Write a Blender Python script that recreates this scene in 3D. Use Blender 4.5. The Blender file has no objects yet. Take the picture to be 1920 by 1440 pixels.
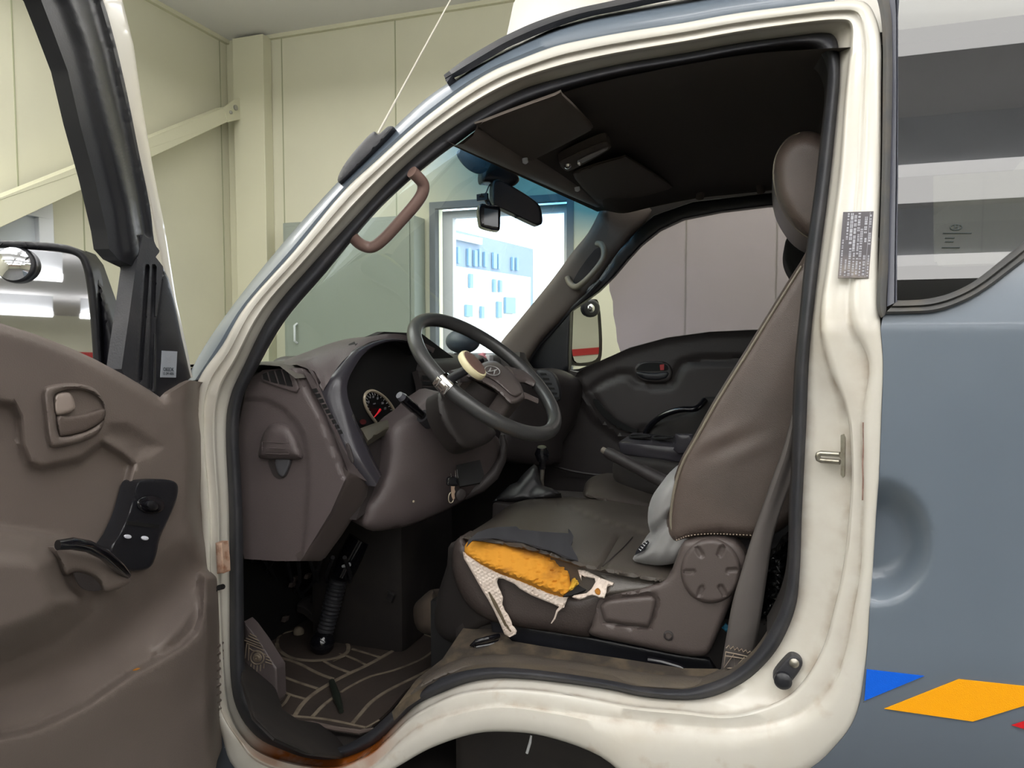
import bpy, bmesh, math, random
import numpy as np
from mathutils import Vector, Matrix
from mathutils.geometry import delaunay_2d_cdt

SC = bpy.context.scene
COL = SC.collection
random.seed(7)
RNG = np.random.default_rng(7)

# ------------------------------------------------------------------ camera
FPX = 1387.0
YAW = math.radians(19.0)
PIT = math.radians(3.3)
CO = Vector((0.0, -1.28, 1.42))
CF = Vector((-math.sin(YAW)*math.cos(PIT), math.cos(YAW)*math.cos(PIT), -math.sin(PIT)))
CR = Vector((math.cos(YAW), math.sin(YAW), 0.0))
CU = CR.cross(CF)
cam = bpy.data.cameras.new('camera')
cam.sensor_width = 36.0
cam.lens = 36.0*FPX/1920.0
cam.clip_start = 0.02
camo = bpy.data.objects.new('camera', cam)
COL.objects.link(camo)
camo.location = CO
camo.rotation_euler = Matrix((CR, CU, -CF)).transposed().to_euler()
SC.camera = camo

def ray(u, v):
    return CF + CR*((u-960.0)/FPX) - CU*((v-720.0)/FPX)
def hit(u, v, o, n, off=0.0):
    """point of the photograph's sight line on the plane (o, n) raised by off along n"""
    d = ray(u, v)
    return CO + d*(((o-CO).dot(n)+off)/d.dot(n))
def P(u, v, y):
    d = ray(u, v); return CO + d*((y-CO.y)/d.y)
def PX(u, v, x):
    d = ray(u, v); return CO + d*((x-CO.x)/d.x)
def PZ(u, v, z):
    d = ray(u, v); return CO + d*((z-CO.z)/d.z)
def proj(p):
    q = p-CO; z = q.dot(CF)
    return (960+FPX*q.dot(CR)/z, 720-FPX*q.dot(CU)/z)

class Pl:
    """a plane; n faces the viewer's side"""
    def __init__(s, o, n):
        s.o = Vector(o); s.n = Vector(n).normalized()
        if s.n.dot(CO-s.o) < 0: s.n = -s.n
    def __call__(s, u, v, off=0.0): return hit(u, v, s.o, s.n, off)
def PY(y): return Pl((0, y, 0), (0, -1, 0))
def P3(a, b, c):
    A, B, C = P(*a), P(*b), P(*c)
    return Pl(A, (B-A).cross(C-A))

# ------------------------------------------------------------------ materials
def lin(c):
    c = c/255.0
    return c/12.92 if c <= 0.04045 else ((c+0.055)/1.055)**2.4
def rgb(r, g, b): return (lin(r), lin(g), lin(b), 1.0)
def nt(name):
    m = bpy.data.materials.new(name); m.use_nodes = True
    t = m.node_tree; t.nodes.clear()
    out = t.nodes.new('ShaderNodeOutputMaterial')
    return m, t, out
def N(t, kind, **kw):
    n = t.nodes.new(kind)
    for k, v in kw.items():
        if k.startswith('i_'): n.inputs[k[2:].replace('_', ' ')].default_value = v
        else: setattr(n, k, v)
    return n
def mat(name, c, rough=0.5, metal=0.0, c2=None, nscale=8.0, nlo=0.45, nhi=0.7, bump=0.0, bscale=200.0, btype='noise',
        spec=0.5, coat=0.0, attr=False, zdirt_shade=None, emit=None, sheen=0.0, streak=None):
    m, t, out = nt(name)
    b = N(t, 'ShaderNodeBsdfPrincipled')
    t.links.new(b.outputs[0], out.inputs[0])
    b.inputs['Roughness'].default_value = rough
    b.inputs['Metallic'].default_value = metal
    b.inputs['Specular IOR Level'].default_value = spec
    b.inputs['Coat Weight'].default_value = coat
    b.inputs['Coat Roughness'].default_value = 0.12
    b.inputs['Sheen Weight'].default_value = sheen
    base = rgb(*c); b.inputs['Base Color'].default_value = base
    tc = N(t, 'ShaderNodeTexCoord'); src = None
    if c2 is not None:
        nz = N(t, 'ShaderNodeTexNoise'); nz.inputs['Scale'].default_value = nscale; nz.inputs['Detail'].default_value = 6
        if streak:
            mp = N(t, 'ShaderNodeMapping'); mp.inputs['Scale'].default_value = streak
            t.links.new(tc.outputs['Object'], mp.inputs[0]); t.links.new(mp.outputs[0], nz.inputs[0])
        else: t.links.new(tc.outputs['Object'], nz.inputs[0])
        mr = N(t, 'ShaderNodeMapRange'); mr.inputs[1].default_value = nlo; mr.inputs[2].default_value = nhi
        t.links.new(nz.outputs[0], mr.inputs[0])
        mx = N(t, 'ShaderNodeMix', data_type='RGBA')
        mx.inputs[6].default_value = base; mx.inputs[7].default_value = rgb(*c2)
        t.links.new(mr.outputs[0], mx.inputs[0]); src = mx.outputs[2]
    if zdirt_shade is not None:     # grime, rust or painted shade that grows below a height: (z_hi, z_lo, colour)
        for (zh, zl, dc, sc, lo, hi) in zdirt_shade:
            sp = N(t, 'ShaderNodeSeparateXYZ'); t.links.new(tc.outputs['Object'], sp.inputs[0])
            m1 = N(t, 'ShaderNodeMapRange'); m1.inputs[1].default_value = zh; m1.inputs[2].default_value = zl
            t.links.new(sp.outputs[2], m1.inputs[0])
            n2 = N(t, 'ShaderNodeTexNoise'); n2.inputs['Scale'].default_value = sc; n2.inputs['Detail'].default_value = 8
            t.links.new(tc.outputs['Object'], n2.inputs[0])
            m2 = N(t, 'ShaderNodeMapRange'); m2.inputs[1].default_value = lo; m2.inputs[2].default_value = hi
            t.links.new(n2.outputs[0], m2.inputs[0])
            mu = N(t, 'ShaderNodeMath', operation='MULTIPLY'); t.links.new(m1.outputs[0], mu.inputs[0]); t.links.new(m2.outputs[0], mu.inputs[1])
            mx = N(t, 'ShaderNodeMix', data_type='RGBA'); mx.inputs[6].default_value = base
            if src: t.links.new(src, mx.inputs[6])
            mx.inputs[7].default_value = rgb(*dc); t.links.new(mu.outputs[0], mx.inputs[0]); src = mx.outputs[2]
    if attr:      # grime and rust painted along the creases as mesh attributes, broken up by noise
        for (an_, dc, sc, lo, hi) in (('grime', (150, 128, 106), 30, .35, .75), ('rust', (158, 84, 24), 11, .15, .5)):
            at = N(t, 'ShaderNodeAttribute', attribute_name=an_)
            n2 = N(t, 'ShaderNodeTexNoise'); n2.inputs['Scale'].default_value = sc; n2.inputs['Detail'].default_value = 8
            t.links.new(tc.outputs['Object'], n2.inputs[0])
            m2 = N(t, 'ShaderNodeMapRange'); m2.inputs[1].default_value = lo; m2.inputs[2].default_value = hi
            t.links.new(n2.outputs[0], m2.inputs[0])
            mu = N(t, 'ShaderNodeMath', operation='MULTIPLY'); t.links.new(at.outputs['Fac'], mu.inputs[0]); t.links.new(m2.outputs[0], mu.inputs[1])
            mx = N(t, 'ShaderNodeMix', data_type='RGBA'); mx.inputs[6].default_value = base
            if src: t.links.new(src, mx.inputs[6])
            mx.inputs[7].default_value = rgb(*dc); t.links.new(mu.outputs[0], mx.inputs[0]); src = mx.outputs[2]
    if src: t.links.new(src, b.inputs['Base Color'])
    if bump:
        if btype == 'noise':
            nb = N(t, 'ShaderNodeTexNoise'); nb.inputs['Detail'].default_value = 4; nb.inputs['Scale'].default_value = bscale; o = nb.outputs[0]
        elif btype == 'voronoi':
            nb = N(t, 'ShaderNodeTexVoronoi', feature='DISTANCE_TO_EDGE'); nb.inputs['Scale'].default_value = bscale; o = nb.outputs[0]
        else:
            nb = N(t, 'ShaderNodeTexWave'); nb.inputs['Scale'].default_value = bscale; nb.inputs['Distortion'].default_value = 1.0; o = nb.outputs[1]
        t.links.new(tc.outputs['Object'], nb.inputs[0])
        bp = N(t, 'ShaderNodeBump'); bp.inputs['Strength'].default_value = bump; bp.inputs['Distance'].default_value = 0.002
        t.links.new(o, bp.inputs['Height']); t.links.new(bp.outputs[0], b.inputs['Normal'])
    if emit:
        b.inputs['Emission Color'].default_value = rgb(*emit[0]); b.inputs['Emission Strength'].default_value = emit[1]
    return m
def glass(name, tint, gloss=0.06, grough=0.0, film=None):
    """thin pane: tinted see-through mixed with a fresnel-weighted reflection, plus optional hazy film"""
    m, t, out = nt(name)
    tr = N(t, 'ShaderNodeBsdfTransparent'); tr.inputs[0].default_value = (*[x for x in tint], 1)
    gl = N(t, 'ShaderNodeBsdfGlossy'); gl.inputs['Roughness'].default_value = grough; gl.inputs[0].default_value = (1, 1, 1, 1)
    fr = N(t, 'ShaderNodeLayerWeight'); fr.inputs[0].default_value = 0.25
    mr = N(t, 'ShaderNodeMapRange'); mr.inputs[3].default_value = gloss; mr.inputs[4].default_value = min(1, gloss*7)
    t.links.new(fr.outputs['Fresnel'], mr.inputs[0])
    mx = N(t, 'ShaderNodeMixShader'); t.links.new(mr.outputs[0], mx.inputs[0])
    t.links.new(tr.outputs[0], mx.inputs[1]); t.links.new(gl.outputs[0], mx.inputs[2]); last = mx.outputs[0]
    if film:
        df = N(t, 'ShaderNodeBsdfDiffuse'); df.inputs[0].default_value = rgb(*film[0])
        m2 = N(t, 'ShaderNodeMixShader'); m2.inputs[0].default_value = film[1]
        t.links.new(last, m2.inputs[1]); t.links.new(df.outputs[0], m2.inputs[2]); last = m2.outputs[0]
    t.links.new(last, out.inputs[0])
    return m, t, tr

# ------------------------------------------------------------------ scene tree
def tag(o, label=None, cat=None, group=None, kind=None):
    if label: o['label'] = label
    if cat: o['category'] = cat
    if group: o['group'] = group
    if kind: o['kind'] = kind
    return o
def thing(name, loc, label, cat, group=None):
    return tag(empty(name, loc), label, cat, group)
def put(o, parent):
    """parent without moving"""
    if parent is not None:
        o.parent = parent
        o.matrix_parent_inverse = Matrix.Translation(-EMP.get(parent.name, Vector((0, 0, 0))))
    return o
EMP = {}
def empty(name, loc, parent=None):
    o = bpy.data.objects.new(name, None); COL.objects.link(o); o.location = loc; o.empty_display_size = 0.1
    EMP[o.name] = Vector(loc)
    return put(o, parent)
def mesh(name, verts, faces, m, parent=None, smooth=True, angle=40):
    me = bpy.data.meshes.new(name)
    me.from_pydata([tuple(v) for v in verts], [], faces)
    me.validate(); me.update()
    if m is not None: me.materials.append(m)
    if smooth:
        me.polygons.foreach_set('use_smooth', [True]*len(me.polygons))
        try: me.set_sharp_from_angle(angle=math.radians(angle))
        except Exception: pass
    o = bpy.data.objects.new(name, me); COL.objects.link(o)
    return put(o, parent)
def struct(o): o['kind'] = 'structure'; return o

class MB:
    """collects shapes of ONE mesh"""
    def __init__(s): s.v = []; s.f = []
    def add(s, vs, fs):
        b = len(s.v); s.v += [Vector(v) for v in vs]; s.f += [[i+b for i in f] for f in fs]; return s
    def quad(s, a, b, c, d): return s.add([a, b, c, d], [(0, 1, 2, 3)])
    def box(s, c, ax, ay, az):
        c = Vector(c); ax = Vector(ax); ay = Vector(ay); az = Vector(az)
        vs = [c+ax*i+ay*j+az*k for i in (-1, 1) for j in (-1, 1) for k in (-1, 1)]
        return s.add(vs, [(0, 1, 3, 2), (4, 6, 7, 5), (0, 4, 5, 1), (2, 3, 7, 6), (0, 2, 6, 4), (1, 5, 7, 3)])
    def boxab(s, a, b):
        a = Vector(a); b = Vector(b); c = (a+b)/2; h = (b-a)/2
        return s.box(c, (h.x, 0, 0), (0, h.y, 0), (0, 0, h.z))
    def tube(s, pts, r, seg=12, closed=False, cap=True, flat=1.0, up=None):
        pts = [Vector(p) for p in pts]; n = len(pts)
        if not hasattr(r, '__len__'): r = [r]*n
        T = []
        for i in range(n):
            a = pts[(i-1) % n] if (closed or i > 0) else pts[i]; b = pts[(i+1) % n] if (closed or i < n-1) else pts[i]
            T.append((b-a).normalized())
        u = Vector(up) if up else (Vector((0, 0, 1)) if abs(T[0].z) < 0.9 else Vector((1, 0, 0)))
        nr = (u - T[0]*u.dot(T[0])).normalized(); vs = []
        for i in range(n):
            nr = (nr - T[i]*nr.dot(T[i])).normalized(); bn = T[i].cross(nr)
            for k in range(seg):
                a = 2*math.pi*k/seg
                vs.append(pts[i]+(nr*math.cos(a)*flat+bn*math.sin(a))*r[i])
        fs = []
        for i in range(n if closed else n-1):
            j = (i+1) % n
            for k in range(seg):
                l = (k+1) % seg
                fs.append((i*seg+k, i*seg+l, j*seg+l, j*seg+k))
        if cap and not closed:
            fs.append(tuple(range(seg))[::-1]); fs.append(tuple((n-1)*seg+k for k in range(seg)))
        return s.add(vs, fs)
    def lathe(s, o, ax, prof, seg=32):
        """prof: (radius, height) along ax from o"""
        o = Vector(o); ax = Vector(ax).normalized()
        e = ax.cross(Vector((0, 0, 1))); e = e.normalized() if e.length > 0.1 else Vector((1, 0, 0)); g = ax.cross(e)
        vs = []
        for (r, h) in prof:
            for k in range(seg):
                a = 2*math.pi*k/seg; vs.append(o+ax*h+(e*math.cos(a)+g*math.sin(a))*r)
        fs = []
        for i in range(len(prof)-1):
            for k in range(seg):
                l = (k+1) % seg; fs.append((i*seg+k, i*seg+l, (i+1)*seg+l, (i+1)*seg+k))
        fs.append(tuple(range(seg))[::-1]); fs.append(tuple((len(prof)-1)*seg+k for k in range(seg)))
        return s.add(vs, fs)
    def prism(s, pts, d):
        """closed outline pts extruded by vector d"""
        n = len(pts); d = Vector(d)
        vs = [Vector(p) for p in pts]+[Vector(p)+d for p in pts]
        return s.add(vs, [tuple(range(n))[::-1], tuple(range(n, 2*n))]+[(i, (i+1) % n, (i+1) % n+n, i+n) for i in range(n)])
    def grid(s, rows, closed=False):
        m_ = len(rows[0]); vs = [p for r in rows for p in r]; fs = []
        for i in range(len(rows)-1+(1 if closed else 0)):
            ii = (i+1) % len(rows)
            for j in range(m_-1): fs.append((i*m_+j, i*m_+j+1, ii*m_+j+1, ii*m_+j))
        return s.add(vs, fs)
    def build(s, name, m, parent=None, smooth=True, angle=40, bevel=0.0, bseg=2):
        o = mesh(name, s.v, s.f, m, parent, smooth, angle)
        bm = bmesh.new(); bm.from_mesh(o.data)
        if bevel: bmesh.ops.remove_doubles(bm, verts=bm.verts, dist=1e-6)
        bmesh.ops.recalc_face_normals(bm, faces=bm.faces)
        if bevel:
            ed = [e for e in bm.edges if len(e.link_faces) == 2 and e.calc_face_angle(0) > 0.6]
            bmesh.ops.bevel(bm, geom=ed, offset=bevel, segments=bseg, affect='EDGES', profile=0.5, clamp_overlap=True)
        bm.to_mesh(o.data); bm.free()
        if smooth:
            o.data.polygons.foreach_set('use_smooth', [True]*len(o.data.polygons))
            try: o.data.set_sharp_from_angle(angle=math.radians(angle))
            except Exception: pass
        return o

def cr(pts, n=6, closed=False):
    """Catmull-Rom through tuples"""
    A = [np.array(p, float) for p in pts]; k = len(A); out = []
    R_ = range(k) if closed else range(k-1)
    for i in R_:
        p1 = A[i]; p2 = A[(i+1) % k]
        p0 = A[(i-1) % k] if (closed or i > 0) else 2*p1-p2
        p3 = A[(i+2) % k] if (closed or i < k-2) else 2*p2-p1
        for j in range(n):
            t = j/n
            out.append(0.5*((2*p1)+(-p0+p2)*t+(2*p0-5*p1+4*p2-p3)*t*t+(-p0+3*p1-3*p2+p3)*t**3))
    if not closed: out.append(A[-1])
    return [tuple(map(float, q)) for q in out]
def dens(pts, step, closed=True):
    out = []; k = len(pts)
    for i in range(k if closed else k-1):
        a = np.array(pts[i], float); b = np.array(pts[(i+1) % k], float); L = np.linalg.norm(b-a); m_ = max(1, int(L/step))
        for j in range(m_): out.append(tuple(a+(b-a)*j/m_))
    if not closed: out.append(tuple(pts[-1]))
    return out

def segd(X, poly, closed=True):
    """distance of points X (n,2) to a polyline"""
    A = np.array(poly, float); B = np.roll(A, -1, 0)
    if not closed: A, B = A[:-1], B[:-1]
    best = np.full(len(X), 1e9)
    for a, b in zip(A, B):
        d = b-a; L = max(1e-9, float(d@d)); t = np.clip(((X-a)@d)/L, 0, 1)
        best = np.minimum(best, np.linalg.norm(X-(a+t[:, None]*d), axis=1))
    return best
def inside(X, poly):
    A = np.array(poly, float); c = np.zeros(len(X), bool); x, y = X[:, 0], X[:, 1]
    for (x1, y1), (x2, y2) in zip(A, np.roll(A, -1, 0)):
        if y1 == y2: continue
        k = ((y1 > y) != (y2 > y)) & (x < (x2-x1)*(y-y1)/(y2-y1)+x1); c ^= k
    return c
def sd(X, poly):
    d = segd(X, poly); return np.where(inside(X, poly), d, -d)
def ss(a, b, x):
    t = np.clip((x-a)/(b-a), 0, 1); return t*t*(3-2*t)

def sheet(name, poly, pl, m, parent=None, bulge=0.0, r=10.0, thick=0.01, step=12, off=None, lift=0.0, back=True, angle=45, holes=(), round_pow=2.0, lines=()):
    """A panel whose outline was read off the photograph: poly in photo pixels, laid on plane pl (callable u,v,off).
    Crowned by `bulge` metres over `r` pixels from its rim, plus relief off(X), and given a real thickness behind."""
    poly = dens(poly, step)
    X = np.array(poly, float)
    x0, y0 = X.min(0); x1, y1 = X.max(0)
    gx = np.arange(x0+step*0.5, x1, step); gy = np.arange(y0+step*0.5, y1, step*0.87)
    G = np.array([(a+(step*0.5 if j % 2 else 0), b) for j, b in enumerate(gy) for a in gx]) if len(gx) and len(gy) else np.zeros((0, 2))
    if len(G):
        k = sd(G, poly) > step*0.45
        for h in holes: k &= sd(G, h) < -step*0.45
        G = G[k]
    hol = [dens(h, step) for h in holes]
    pts = [tuple(p) for p in X]; edges = []; nb = len(pts)
    edges += [(i, (i+1) % nb) for i in range(nb)]
    for h in hol:
        b = len(pts); pts += [tuple(p) for p in h]; edges += [(b+i, b+(i+1) % len(h)) for i in range(len(h))]
    extra = []
    def inset(pg, dd, outer=True):
        A = np.array(pg, float); T = np.roll(A, -1, 0)-np.roll(A, 1, 0); L = np.linalg.norm(T, axis=1)+1e-9
        Nn = np.stack([-T[:, 1], T[:, 0]], 1)/L[:, None]
        for sg in (1, -1):
            Q = A+Nn*sg*dd
            s_ = sd(Q, poly)
            for h in holes: s_ = np.minimum(s_, -sd(Q, h))
            k = s_ > dd*.8
            extra.extend([tuple(q) for q in Q[k]])
    if bulge and r:   # rings of points round the rim so the crown stays smooth
        for f_ in (.12, .4, .8):
            for pg in [poly]+hol: inset(pg, r*f_)
    for (lp, offs) in lines:
        D_ = np.array(dens(lp, step*.8, False), float); T = np.gradient(D_, axis=0); L = np.linalg.norm(T, axis=1)+1e-9
        Nn = np.stack([-T[:, 1], T[:, 0]], 1)/L[:, None]
        for o_ in offs:
            Q = D_+Nn*o_; k = sd(Q, poly) > 2; extra.extend([tuple(q) for q in Q[k]])
    if extra:
        E_ = np.array(extra)
        # thin out near-duplicates on a fine lattice, then drop lattice points that crowd the rings
        _, ix = np.unique(np.round(E_/max(1.2, step*.28)).astype(int), axis=0, return_index=True); E_ = E_[ix]
        if len(G):
            G = np.array([g for g in G if (np.abs(E_-g).sum(1)).min() > step*.55])
        pts += [tuple(p) for p in E_]
    pts += [tuple(p) for p in G]
    vs, es, fs, ov, oe, of = delaunay_2d_cdt([Vector(p) for p in pts], edges, [], 0, 1e-5)
    V = np.array([tuple(v) for v in vs], float)
    cen = np.array([V[list(f)].mean(0) for f in fs])
    keep = inside(cen, poly)
    for h in hol: keep &= ~inside(cen, h)
    fs = [list(f) for f, k in zip(fs, keep) if k]
    H = np.zeros(len(V))
    d = np.maximum(0, segd(V, poly))
    for h in hol: d = np.minimum(d, segd(V, h))
    if bulge:
        t = np.clip(d/r, 0, 1); H += bulge*(np.sqrt(1-(1-t)**2) if round_pow == 2.0 else t*t*(3-2*t))
    if off is not None: H += off(V)
    H += lift
    P3d = [pl(a, b, float(h)) for (a, b), h in zip(V, H)]
    # boundary loops
    cnt = {}
    for f in fs:
        for i in range(len(f)):
            a, b = f[i], f[(i+1) % len(f)]; cnt.setdefault((min(a, b), max(a, b)), []).append((a, b))
    bd = [e[0] for e in cnt.values() if len(e) == 1]
    n = pl.n if hasattr(pl, 'n') else Vector((0, -1, 0))
    faces = list(fs); verts = list(P3d)
    if thick:
        mp = {}
        for (a, b) in bd:
            for q in (a, b):
                if q not in mp: mp[q] = len(verts); verts.append(P3d[q]-n*(thick+float(H[q])-lift))
            faces.append((b, a, mp[a], mp[b]))
        if back:
            base = len(verts); used = {}
            for f in fs:
                g = []
                for q in f:
                    if q in mp: g.append(mp[q])
                    else:
                        if q not in used: used[q] = len(verts); verts.append(pl(V[q][0], V[q][1], lift)-n*thick)
                        g.append(used[q])
                faces.append(tuple(g[::-1]))
    o = mesh(name, verts, faces, m, parent, True, angle)
    bm = bmesh.new(); bm.from_mesh(o.data)
    bmesh.ops.delete(bm, geom=[v for v in bm.verts if not v.link_faces], context='VERTS')
    bmesh.ops.recalc_face_normals(bm, faces=bm.faces)
    if not back:
        bm.faces.ensure_lookup_table()
        # the front must face the viewer
        f0 = max(bm.faces, key=lambda f: f.calc_area())
        if f0.normal.dot(n) < 0: bmesh.ops.reverse_faces(bm, faces=bm.faces)
    bm.to_mesh(o.data); bm.free()
    o.data.polygons.foreach_set('use_smooth', [True]*len(o.data.polygons))
    o.data.set_sharp_from_angle(angle=math.radians(angle))
    return o
def line3(pts, pl, lift=0.0): return [pl(p[0], p[1], lift) for p in pts]
def ell(cx, cy, rx, ry, rot=0.0, n=28):
    c, s = math.cos(math.radians(rot)), math.sin(math.radians(rot))
    return [(cx+rx*math.cos(t)*c-ry*math.sin(t)*s, cy+rx*math.cos(t)*s+ry*math.sin(t)*c) for t in [2*math.pi*i/n for i in range(n)]]
def text(name, s_, o, xd, yd, h, m, parent=None, depth=0.0004):
    cu = bpy.data.curves.new(name, 'FONT'); cu.body = s_; cu.size = 1.0; cu.extrude = 0.01
    cu.align_x = 'CENTER'; cu.align_y = 'CENTER'
    tmp = bpy.data.objects.new(name+'_tmp', cu); COL.objects.link(tmp)
    bpy.context.view_layer.update()
    me = bpy.data.meshes.new_from_object(tmp.evaluated_get(bpy.context.evaluated_depsgraph_get()))
    bpy.data.objects.remove(tmp)
    xd = Vector(xd).normalized(); yd = Vector(yd).normalized(); zd = xd.cross(yd)
    for v in me.vertices:
        c = v.co.copy(); v.co = Vector(o)+xd*c.x*h+yd*c.y*h+zd*c.z*depth*20
    me.materials.clear(); me.materials.append(m)
    ob = bpy.data.objects.new(name, me); COL.objects.link(ob)
    return put(ob, parent)
# ------------------------------------------------------------------ palette
M = {}
M['wall'] = mat('wall_paint', (213, 211, 188), 0.55, c2=(208, 206, 184), nscale=1.5)
M['wall_dark'] = mat('panel_seam', (165, 167, 138), 0.8)  # darker tone of the wall panel joints
M['ceiling'] = mat('ceiling_board', (226, 225, 224), 0.9, bump=0.3, bscale=60)
M['floor'] = mat('shop_floor', (92, 93, 93), 0.35, c2=(80, 82, 82), nscale=3)
M['beam'] = mat('beam_paint', (212, 210, 184), 0.45)
M['galv'] = mat('bare_metal', (170, 170, 165), 0.4, metal=0.7)
M['cab'] = mat('cabinet_paint', (148, 156, 146), 0.45)
M['frame'] = mat('window_frame_grey', (112, 118, 124), 0.5)
M['whiteframe'] = mat('white_frame', (225, 228, 232), 0.4)
M['facade'] = mat('facade_grey', (140, 158, 182), 0.8)
M['facwhite'] = mat('facade_white', (240, 240, 240), 0.8)
M['facglass'] = mat('facade_glass', (120, 160, 190), 0.2)
M['ground'] = mat('asphalt', (150, 150, 145), 0.9)
M['red'] = mat('red_band', (190, 30, 25), 0.5)
M['lamp'] = mat('lamp_diffuser', (255, 255, 255), 0.5, emit=((255, 253, 250), 9.0))
# van paints
CREAM = (211, 207, 197)
M['cream'] = mat('cream_paint', CREAM, 0.22, c2=(212, 206, 192), nscale=5, coat=0.6, spec=0.5,
    zdirt_shade=[(1.0, 0.75, (178, 165, 148), 22, 0.5, 0.75)])
M['jamb'] = mat('cream_jamb_paint', CREAM, 0.25, c2=(211, 204, 190), nscale=6, nlo=0.5, nhi=0.8, coat=0.5,
    attr=True, zdirt_shade=[(1.0, 0.72, (190, 174, 156), 26, 0.60, 0.85)])
M['blue'] = mat('blue_grey_paint', (104, 115, 127), 0.33, coat=0.55, c2=(98, 109, 121), nscale=2,
    zdirt_shade=[(0.95, 0.6, (72, 77, 85), 1.5, 0.2, 0.5), (0.72, 0.6, (150, 152, 155), 60, 0.66, 0.72)])  # first layer paints lower-body shade into the colour, second adds pale scratches
M['rubber'] = mat('black_rubber', (44, 45, 50), 0.55, c2=(58, 57, 60), nscale=14, bump=0.2, bscale=300)
M['rubber_grey'] = mat('window_rubber', (84, 84, 84), 0.6, c2=(100, 95, 88), nscale=20)
M['rail'] = mat('window_rail', (90, 92, 102), 0.35)
M['blackplastic'] = mat('black_plastic', (32, 33, 38), 0.34, bump=0.1, bscale=400)
M['mirrorblack'] = mat('mirror_housing_black', (22, 22, 27), 0.42, spec=0.3)
M['gloss'] = mat('gloss_black', (20, 20, 25), 0.12, coat=0.5)
BR = (110, 98, 92)
M['trim'] = mat('brown_grey_plastic', (120, 109, 103), 0.48, c2=(110, 100, 95), nscale=3, bump=0.25, bscale=450)
M['trim_low'] = mat('brown_plastic_lower', (104, 92, 86), 0.5, c2=(94, 85, 80), nscale=3, bump=0.25, bscale=450)
M['dash'] = mat('dash_plastic', (89, 80, 80), 0.5, c2=(82, 74, 74), nscale=4, bump=0.25, bscale=450)
M['dashdark'] = mat('dark_dash_plastic', (56, 51, 51), 0.5, bump=0.2, bscale=450)
M['bezel'] = mat('bezel_plastic', (54, 52, 58), 0.24, bump=0.05, bscale=400)
M['dark'] = mat('dark_interior', (38, 34, 33), 0.7, c2=(48, 43, 40), nscale=10)
M['black'] = mat('black_cavity', (12, 11, 12), 0.8)
M['headliner'] = mat('headliner_cloth', (58, 51, 45), 0.9, bump=0.2, bscale=500)
M['visor'] = mat('visor_vinyl', (76, 67, 60), 0.8, bump=0.2, bscale=400)
M['pillar'] = mat('pillar_trim', (104, 94, 88), 0.6, bump=0.2, bscale=400)
M['grip'] = mat('grab_handle_vinyl', (126, 102, 94), 0.38)
M['grip2'] = mat('grey_grab_handle', (132, 124, 112), 0.45)
M['leather'] = mat('brown_leather', (88, 76, 70), 0.36, c2=(74, 66, 61), nscale=6, bump=0.35, bscale=420, btype='voronoi', spec=0.6)
M['leather2'] = mat('cushion_leather', (78, 72, 66), 0.3, c2=(68, 61, 56), nscale=5, bump=0.3, bscale=420, btype='voronoi', spec=0.7)
M['seatside'] = mat('seat_side_vinyl', (68, 60, 57), 0.45, bump=0.3, bscale=300)
M['shield'] = mat('seat_shield_plastic', (90, 81, 78), 0.42, bump=0.25, bscale=450)
M['piping'] = mat('seam_piping', (120, 112, 98), 0.45)
M['felt'] = mat('torn_backing', (50, 50, 54), 0.9)
M['foam'] = mat('yellow_foam', (208, 142, 38), 0.85, c2=(138, 84, 24), nscale=9, streak=(1, 1, 3), nlo=0.5, nhi=0.7, bump=0.6, bscale=45)
M['foam2'] = mat('pale_foam', (206, 160, 48), 0.85, c2=(140, 120, 30), nscale=22, bump=0.8, bscale=60)
M['cloth'] = mat('torn_lining', (222, 208, 196), 0.9, c2=(200, 180, 165), nscale=14, bump=0.12, bscale=60)
M['clothdark'] = mat('brown_fold', (96, 84, 66), 0.9)  # brown tone for the fold strip of the lining
M['mat'] = mat('rubber_mat', (64, 54, 48), 0.8, c2=(54, 46, 42), nscale=6, bump=0.3, bscale=120)
M['rib'] = mat('dusty_rib', (128, 116, 100), 0.9, c2=(98, 86, 74), nscale=25)
M['sill'] = mat('sill_plastic', (78, 71, 64), 0.6, c2=(94, 84, 70), nscale=9, bump=0.3, bscale=200)
M['dirt'] = mat('dirty_metal', (56, 49, 42), 0.8, c2=(92, 80, 64), nscale=22, bump=0.5, bscale=90)
M['belt'] = mat('belt_webbing', (106, 100, 97), 0.6, c2=(92, 86, 84), nscale=5, bump=0.4, bscale=900, btype='wave')
M['thread'] = mat('stitch_thread', (170, 154, 136), 0.8)
M['bag'] = mat('black_bag', (16, 17, 19), 0.18, coat=0.5)
M['satin'] = mat('silver_cloth', (134, 133, 132), 0.42, c2=(118, 118, 118), nscale=6, sheen=0.3, bump=0.3, bscale=25)
M['chrome'] = mat('chrome', (225, 222, 220), 0.12, metal=1.0)
M['steel'] = mat('zinc_steel', (176, 172, 162), 0.3, metal=0.9, c2=(140, 130, 112), nscale=40)
M['ivory'] = mat('ivory_plastic', (226, 216, 176), 0.4)
M['wheel'] = mat('steering_leather', (62, 62, 62), 0.3, bump=0.15, bscale=300, spec=0.6)
M['hub'] = mat('steering_hub_plastic', (88, 80, 78), 0.42, bump=0.2, bscale=450)
M['dial'] = mat('dial_face', (10, 10, 12), 0.4)
M['dialring'] = mat('dial_ring', (190, 178, 156), 0.35, metal=0.3)
M['white'] = mat('white_print', (225, 228, 230), 0.6)
M['greyprint'] = mat('grey_print', (165, 165, 172), 0.5)
M['blackprint'] = mat('black_print', (45, 55, 60), 0.6)
M['needle'] = mat('red_needle', (235, 40, 55), 0.4, emit=((235, 30, 45), 0.1))
M['redtab'] = mat('red_tab', (170, 40, 45), 0.4)
M['sticker'] = mat('silver_sticker', (172, 178, 188), 0.35, metal=0.2)
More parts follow.
